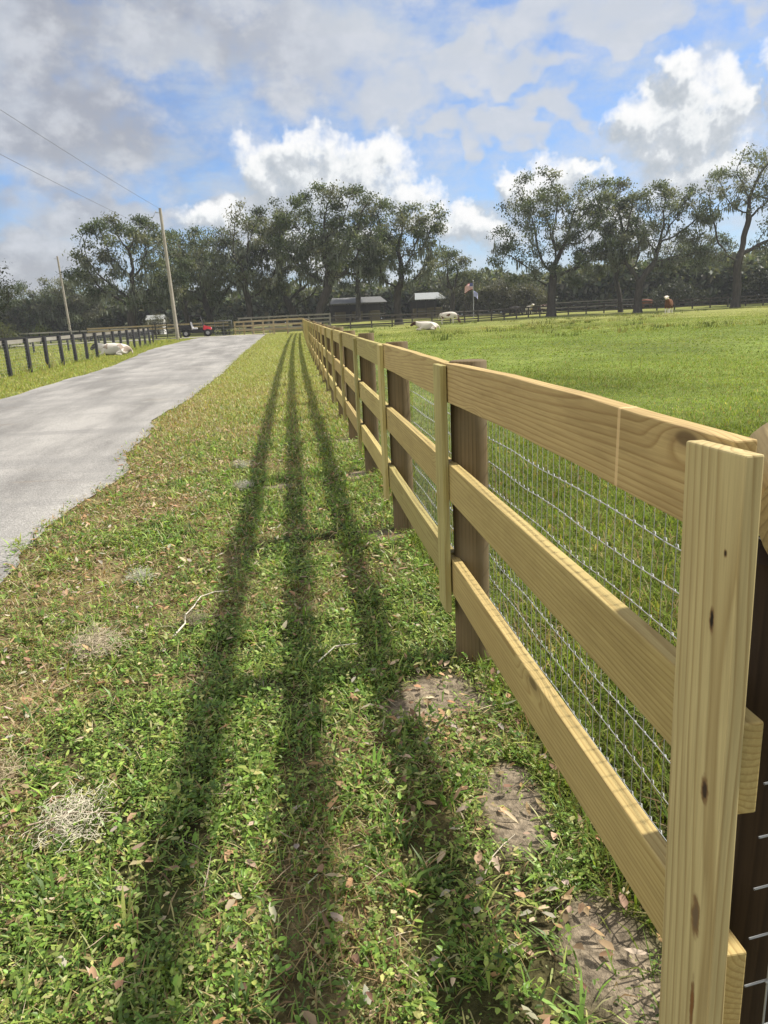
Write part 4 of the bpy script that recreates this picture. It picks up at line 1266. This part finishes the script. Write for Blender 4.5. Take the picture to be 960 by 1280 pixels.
# ------------------------------------------------------------------ buildings
M_ROOF = plain('pale_metal_roof', (.30, .31, .30), .5, .1, .1, 3)
M_ROOFD = plain('dull_grey_roof', (.16, .16, .155), .7, .1, .1, 3)
M_WALLD = plain('dark_barn_boards', (.05, .047, .042), .8)
M_WHITE = plain('white_siding', (.72, .72, .70), .6, 0, .06)
M_GLASS = plain('dark_window', (.03, .035, .04), .15)


def barn(label, u, yd, w, dp, eave, ridge, rz=0, roof=None):
    x = at(u, yd)
    o = thing('pole_barn', label, 'barn', (x, yd, gz1(x, yd)), rz, 'open barns behind the oaks')
    m_ = MB(); t_ = .12
    for s in (-1, 1):
        pr = [(-w / 2 - .4, s * (dp / 2 + .4), eave - .12), (w / 2 + .4, s * (dp / 2 + .4), eave - .12), (w / 2 - .2, 0, ridge), (-w / 2 + .2, 0, ridge)]
        V = [Vector(p) for p in pr] + [Vector(p) + Vector((0, 0, t_)) for p in pr]
        m_.add(V, [(0, 1, 2, 3), (7, 6, 5, 4), (0, 4, 5, 1), (1, 5, 6, 2), (2, 6, 7, 3), (3, 7, 4, 0)])
    m_.build('roof', roof or M_ROOF, o)
    for i in range(4):
        for s in (-1, 1):
            b = MB(); b.box((-w / 2 + w * i / 3, s * dp / 2, eave / 2), (.18, .18, eave)); b.build('post', M_WALLD, o)
    b = MB(); b.box((0, dp / 2 - .15, eave / 2), (w, .1, eave - .2)); b.build('back_wall', M_WALLD, o)
    b = MB(); b.box((0, -dp / 2 - .1, 1.0), (w, .06, .16)); b.build('front_board', M_GREYW, o)
    b = MB()
    for i in range(3): b.box((-w / 2 + w * (i + .5) / 3, 0, .75), (1.6, 1.8, 1.5), 0, None, .05)
    b.build('hay_stack', plain('old_hay', (.16, .13, .07), .9), o)


barn('open barn with a clear pale metal roof seen beside the forked oak', 534, 122, 4.2, 6, 2.8, 3.75)
barn('low dark open barn half hidden behind hanging moss', 447, 120, 8.0, 6, 2.7, 3.5, 0, M_ROOFD)
x = at(197, 125)
o = thing('white_shed', 'small white shed glimpsed between the trees left of the tall pole', 'shed', (x, 125, gz1(x, 125)))
b = MB(); b.box((0, 0, 1.15), (2.4, 2.6, 2.3)); b.build('wall', M_WHITE, o)
b = MB()
for s in (-1, 1):
    pr = [(-1.4, s * 1.6, 2.2), (1.4, s * 1.6, 2.2), (1.4, 0, 2.9), (-1.4, 0, 2.9)]
    V = [Vector(p) for p in pr] + [Vector(p) + Vector((0, 0, .14)) for p in pr]
    b.add(V, [(0, 1, 2, 3), (7, 6, 5, 4), (0, 4, 5, 1), (1, 5, 6, 2), (2, 6, 7, 3), (3, 7, 4, 0)])
b.build('roof', M_ROOF, o)
for wx in (.75,):
    b = MB(); b.box((wx, -1.32, 1.4), (.6, .05, .7)); f = b.build('window', M_WHITE, o); b = MB(); b.box((wx, -1.355, 1.4), (.5, .02, .6)); b.build('pane', M_GLASS, f)
b = MB(); b.box((-.4, -1.32, 1.0), (.8, .05, 1.95)); b.build('door', M_WALLD, o)

# ------------------------------------------------------------------ flagpole
x = at(592, 104); o = thing('flagpole', 'thin pale flagpole with two limp flags in front of the grey shrubs', 'flagpole', (x, 104, gz1(x, 104)))
b = MB(); b.tube([(0, 0, -.1), (0, 0, 5.0)], [.06, .045], 10); b.tube([(0, 0, 5.0), (0, 0, 5.14)], [.08, .02], 8); b.build('pole', M_STEEL, o)


def flag(z0, w, h, sx, mat, label):
    nx_, nz_ = 14, 10; V = []
    for i in range(nx_ + 1):
        for k in range(nz_ + 1):
            s = i / nx_; q = k / nz_
            V.append((sx * s * w + .03 * sx, .18 * math.sin(s * 6 + q * 1.5) * s, z0 - q * h - .55 * s * s * h + .1 * s * math.sin(q * 4)))
    F = [(i * (nz_ + 1) + k, (i + 1) * (nz_ + 1) + k, (i + 1) * (nz_ + 1) + k + 1, i * (nz_ + 1) + k + 1) for i in range(nx_) for k in range(nz_)]
    mb = MB(); mb.add(V, F, 0, True); ob = mb.build('flag', mat, o, None, label)
    uv = ob.data.uv_layers.new(name='UVMap')
    for l in ob.data.loops:
        vi = l.vertex_index; uv.data[l.index].uv = ((vi // (nz_ + 1)) / nx_, (vi % (nz_ + 1)) / nz_)
    s = ob.modifiers.new('thick', 'SOLIDIFY'); s.thickness = .006


m, t = new_mat('striped_flag')
uvn = t.n('ShaderNodeTexCoord').outputs['UV']; sp = t.n('ShaderNodeSeparateXYZ'); t.link(uvn, sp.inputs[0])
st = t.m('GREATER_THAN', t.m('FRACT', t.m('MULTIPLY', sp.outputs[1], 6.5)), .5)
c = t.mix(st, (.62, .10, .13), (.85, .83, .84))
can = t.m('MULTIPLY', t.m('LESS_THAN', sp.outputs[0], .4), t.m('LESS_THAN', sp.outputs[1], .54))
c = t.mix(can, c, (.12, .14, .34)); finish(t, c, .8)
flag(4.75, 1.15, .85, -1, m, 'red and white striped flag with a blue corner')
flag(3.65, .62, .7, 1, plain('pale_blue_flag', (.42, .44, .72), .8, 0, .3, 3), 'smaller pale blue flag')


# ------------------------------------------------------------------ animals
def skin_mesh(name, joints, bones, sub=2):
    me = bpy.data.meshes.new(name + '_cage'); me.from_pydata([j[0] for j in joints], bones, [])
    ob = bpy.data.objects.new(name + '_cage', me); COL.objects.link(ob)
    sk = ob.modifiers.new('skin', 'SKIN'); sk.use_smooth_shade = True
    for i, j in enumerate(joints):
        r = j[1]; me.skin_vertices[0].data[i].radius = r if hasattr(r, '__len__') else (r, r)
    me.skin_vertices[0].data[0].use_root = True
    sb = ob.modifiers.new('sub', 'SUBSURF'); sb.levels = sub; sb.render_levels = sub
    dg = bpy.context.evaluated_depsgraph_get(); dg.update()
    out = bpy.data.meshes.new_from_object(ob.evaluated_get(dg)); out.name = name
    bpy.data.objects.remove(ob)
    for p in out.polygons: p.use_smooth = True
    return out


def hide_mat(name, base, patch, thr, scale, seed, head=None, ridge=None):
    m, t = new_mat(name); co = t.n('ShaderNodeTexCoord').outputs['Object']
    p = t.v('ADD', co, (seed, seed * .7, 0))
    n = t.noise(p, scale, 2, .5, .4)
    c = t.mix(t.sstep(n, thr, thr + .02), base, patch)
    sp = t.n('ShaderNodeSeparateXYZ'); t.link(co, sp.inputs[0])
    if head: c = t.mix(t.sstep(sp.outputs[0], head[0], head[0] + .06), c, head[1])
    if ridge: c = t.mix(t.sstep(sp.outputs[2], ridge[0], ridge[0] + .05), c, ridge[1])
    if len(name) and 'face' in name:
        leg = t.sstep(sp.outputs[2], .5, .42); c = t.mix(leg, c, (.7, .66, .6))
    finish(t, c, .85, t.noise(co, 60., 2), .2, .01, .15)
    return m


def cow_standing(head='graze'):
    """x forward, feet at z=0"""
    J = [((-.55, 0, 1.02), (.30, .33)), ((-.15, 0, .98), (.33, .38)), ((.35, 0, 1.0), (.31, .37)), ((.68, 0, 1.06), (.24, .29))]
    Bn = [(0, 1), (1, 2), (2, 3)]

    def chain(start, pts):
        p = start
        for co, r in pts:
            J.append((co, r)); Bn.append((p, len(J) - 1)); p = len(J) - 1
        return p
    if head == 'graze':
        h = chain(3, [((.95, 0, .85), (.16, .2)), ((1.12, .0, .52), (.12, .15)), ((1.22, 0, .3), (.12, .13)), ((1.34, 0, .1), (.085, .085))])
        e = h - 1
        chain(e, [((1.2, .2, .36), (.05, .025))]); chain(e, [((1.2, -.2, .36), (.05, .025))])
    elif head == 'up':
        h = chain(3, [((.95, 0, 1.3), (.16, .2)), ((1.16, 0, 1.52), (.13, .15)), ((1.38, 0, 1.44), (.12, .12)), ((1.58, 0, 1.32), (.085, .085))])
        e = h - 1
        chain(e, [((1.3, .24, 1.52), (.05, .03))]); chain(e, [((1.3, -.24, 1.52), (.05, .03))])
    for s in (-1, 1):
        chain(2, [((.52, s * .17, .72), (.12, .13)), ((.52, s * .18, .4), (.065, .065)), ((.53, s * .18, .1), (.05, .05)), ((.56, s * .18, .03), (.06, .06))])
        chain(0, [((-.6, s * .17, .78), (.17, .15)), ((-.52, s * .18, .55), (.10, .09)), ((-.68, s * .18, .42), (.06, .06)), ((-.64, s * .18, .1), (.05, .05)), ((-.6, s * .18, .03), (.06, .06))])
    chain(0, [((-.76, 0, 1.04), (.2, .24)), ((-.9, 0, 1.14), (.05, .05)), ((-.97, 0, .8), (.025, .025)), ((-.97, 0, .5), (.04, .04))])
    return skin_mesh('cow_body', J, Bn)


def cow_lying():
    J = [((-.55, .05, .36), (.30, .34)), ((-.1, 0, .38), (.34, .37)), ((.4, 0, .42), (.30, .34)), ((.7, 0, .48), (.22, .27))]
    Bn = [(0, 1), (1, 2), (2, 3)]

    def chain(start, pts):
        p = start
        for co, r in pts:
            J.append((co, r)); Bn.append((p, len(J) - 1)); p = len(J) - 1
        return p
    h = chain(3, [((.95, -.05, .62), (.14, .17)), ((1.12, -.1, .66), (.13, .14)), ((1.3, -.16, .52), (.11, .11)), ((1.42, -.2, .38), (.08, .08))])
    chain(h - 2, [((1.06, .14, .72), (.05, .03))]); chain(h - 2, [((1.06, -.34, .72), (.05, .03))])
    for s in (-1, 1):
        chain(2, [((.55, s * .3, .2), (.1, .1)), ((.9, s * .3, .09), (.06, .06)), ((.62, s * .36, .06), (.05, .05))])
        chain(0, [((-.45, s * .42, .22), (.15, .15)), ((-.15, s * .52, .1), (.08, .08)), ((-.5, s * .56, .06), (.05, .05))])
    chain(0, [((-.76, .05, .33), (.22, .26)), ((-.95, .05, .3), (.05, .05)), ((-1.02, .2, .06), (.03, .03))])
    return skin_mesh('cow_body', J, Bn)


ME_GR, ME_UP, ME_LY = cow_standing('graze'), cow_standing('up'), cow_lying()


def cow(mesh, mat, label, loc, rz, sc=1., group='cattle'):
    me = mesh.copy(); me.materials.clear(); me.materials.append(mat)
    o = put('cow', me); o.location = (loc[0], loc[1], gz1(*loc) - .02); o.rotation_euler = (0, 0, rz); o.scale = (sc,) * 3
    tag(o, label, 'cow', group)


RED = (.11, .045, .025)
WHT = (.58, .53, .46)
cow(ME_LY, hide_mat('white_hide_spotted', WHT, (.2, .1, .06), .62, 2.2, 3, (.98, (.07, .035, .025))), 'white cow with a dark head lying in the pasture', (at(534, 58), 58), R(182), .92)
cow(ME_GR, hide_mat('white_hide_red_patches', WHT, RED, .56, 1.6, 8, (1.02, (.09, .05, .035))), 'white cow with red-brown patches grazing by the dark fence', (at(560, 80.5), 80.5), R(-14), 1.0)
cow(ME_UP, hide_mat('brown_hide_white_face', (.12, .05, .022), (.12, .05, .022), .7, 2, 1, (1.12, (.75, .7, .64)), (1.30, (.7, .62, .52))), 'brown cow with a white face and legs facing the pasture', (at(836, 76), 76), R(-128), 1.12)
cow(ME_UP, hide_mat('white_hide_cream', WHT, (.35, .2, .12), .66, 2, 5), 'cream white cow behind the dark fence, seen end on', (at(661, 108), 108), R(-80), .95)
cow(ME_GR, hide_mat('white_hide_dark_mix', WHT, (.08, .04, .03), .5, 1.8, 6), 'piebald cow behind the dark fence beside the broad oak trunk', (at(682, 107), 107), R(160), 1.0)
cow(ME_GR, hide_mat('black_hide', (.03, .027, .027), (.05, .045, .04), .6, 2, 2), 'black cow in the shade behind the dark fence', (at(643, 106), 106), R(10), 1.0)
cow(ME_GR, hide_mat('rust_hide', (.17, .07, .045), (.12, .05, .03), .6, 2, 2), 'rust brown cow grazing behind the wide low-limbed oak', (at(808, 108), 108), R(185), 1.05)
cow(ME_LY, hide_mat('white_hide_dark_head', (.58, .54, .48), (.3, .24, .19), .58, 2, 2, (.98, (.05, .045, .045))), 'white cow with a black head lying behind the black post fence', (at(141, 39.0), 39.0), R(178), .86)

# ------------------------------------------------------------------ red utility buggy
xb, yb = at(246, 73.5), 73.5
o = thing('utility_buggy', 'red and black roofed farm buggy parked across the end of the road', 'buggy', (xb, yb, float(gbase(xb, yb)) + .06), R(4))
M_RED = plain('red_plastic', (.48, .025, .035), .35, 0, .06); M_BLK = plain('black_plastic', (.02, .02, .022), .5); M_RIM = plain('grey_rim', (.3, .3, .3), .4, .6)
b = MB(); b.box((0, 0, .52), (2.5, 1.1, .28), 0, None, .06); b.box((.1, 0, .40), (1.2, 1.25, .1), 0, None, .03); b.build('chassis', M_BLK, o)
b = MB(); V = [(.62, -.55, .62), (1.38, -.48, .62), (1.38, .48, .62), (.62, .55, .62), (.62, -.52, 1.06), (1.30, -.4, .86), (1.30, .4, .86), (.62, .52, 1.06)]
b.add(V, [(0, 3, 2, 1), (4, 5, 6, 7), (0, 1, 5, 4), (1, 2, 6, 5), (2, 3, 7, 6), (3, 0, 4, 7)]); b.build('hood', M_RED, o)
for s in (-1, 1):
    b = MB(); b.tube([(1.36, s * .32, .74), (1.40, s * .32, .74)], .07, 10); b.build('headlight', plain('headlight_glass', (.7, .7, .7), .1), o)
    b = MB(); V = [(-.35, s * .62, .5), (.55, s * .62, .45), (.62, s * .62, .72), (-.35, s * .62, .7)]
    V = [Vector(p) for p in V] + [Vector(p) + Vector((0, -s * .05, 0)) for p in V]
    b.add(V, [(0, 1, 2, 3), (7, 6, 5, 4), (0, 4, 5, 1), (1, 5, 6, 2), (2, 6, 7, 3), (3, 7, 4, 0)]); b.build('side_panel', M_BLK, o)
b = MB(); b.box((-.18, 0, .78), (.5, 1.15, .16), 0, None, .04); b.box((-.42, 0, 1.1), (.14, 1.15, .55), 0, Matrix.Rotation(R(-10), 3, 'Y'), .04); b.build('seat', plain('white_vinyl', (.66, .65, .66), .5), o)
b = MB()
for s in (-1, 1): b.tube([(.66, s * .56, .9), (.42, s * .56, 1.86), (-.5, s * .56, 1.88), (-.58, s * .56, .7)], .03, 8)
for xx, zz in ((.42, 1.86), (-.5, 1.88)): b.tube([(xx, -.56, zz), (xx, .56, zz)], .03, 8)
b.build('roll_cage', M_BLK, o)
b = MB(); b.box((-.04, 0, 1.93), (1.15, 1.25, .06), 0, None, .025); b.build('roof', M_BLK, o)
b = MB(); b.box((-1.05, 0, .74), (1.0, 1.3, .05)); 
for s in (-1, 1): b.box((-1.05, s * .64, .92), (1.0, .04, .34))
b.box((-1.54, 0, .92), (.04, 1.24, .34)); b.box((-.56, 0, .92), (.04, 1.24, .34)); b.build('cargo_bed', M_BLK, o)
b = MB(); b.tube([(.5, .25, .98), (.38, .25, 1.1)], .02, 6); b.tube([(.38 + .1 * math.cos(a) * .5, .25 + .17 * math.sin(a), 1.1 + .17 * math.cos(a)) for a in np.linspace(0, 6.283, 14)], .015, 6); b.build('steering_wheel', M_BLK, o)
ty = MB(); n = 22
ty.tube([(.25 * math.cos(a), 0, .25 * math.sin(a)) for a in np.linspace(0, 6.2832, n)], .095, 8, 0, False)
for k in range(22):
    a = k * 6.2832 / 22; ty.box((.34 * math.cos(a), 0, .34 * math.sin(a)), (.03, .16, .04), 0, Matrix.Rotation(-a, 3, 'Y'))
tym = ty.mesh('tyre', plain('tyre_rubber', (.018, .018, .018), .8))
rimb = MB(); rimb.tube([(0, -.06, 0), (0, .06, 0)], .17, 14); rimm = rimb.mesh('rim', M_RIM)
for xx in (-1.0, 1.0):
    for s in (-1, 1):
        hb = MB(); hb.tube([(0, 0, 0), (0, -s * .2, 0)], .05, 8)
        w_ = put('wheel', hb.mesh('wheel', M_BLK), o, Matrix.Translation((xx, s * .62, .345)))
        put('tyre', tym, w_); put('rim', rimm, w_)

# ------------------------------------------------------------------ thin haze in the air
HAZE = .0004
if HAZE:
    hb = MB(); hb.box((0, 400, 13), (1840, 1640, 28)); hm = bpy.data.materials.new('thin_haze'); hm.use_nodes = True
    ht = NT(hm.node_tree); pv = ht.n('ShaderNodeVolumePrincipled'); pv.inputs['Color'].default_value = (.92, .95, 1, 1); pv.inputs['Density'].default_value = HAZE
    ho = ht.n('ShaderNodeOutputMaterial'); ht.t.links.new(pv.outputs[0], ho.inputs['Volume'])
    tag(hb.build('haze', hm), 'thin pale haze over the whole scene', None, None, 'stuff')

# ------------------------------------------------------------------ render settings
S.view_settings.view_transform = 'Standard'; S.view_settings.look = 'None'; S.view_settings.gamma = 1
S.view_settings.exposure = EXP
S.render.engine = 'CYCLES'
S.cycles.use_denoising = True
S.cycles.max_bounces = 6; S.cycles.diffuse_bounces = 3; S.cycles.glossy_bounces = 2; S.cycles.transmission_bounces = 4; S.cycles.transparent_max_bounces = 4
S.cycles.caustics_reflective = False; S.cycles.caustics_refractive = False
S.cycles.sample_clamp_indirect = 6
S.cycles.volume_bounces = 0
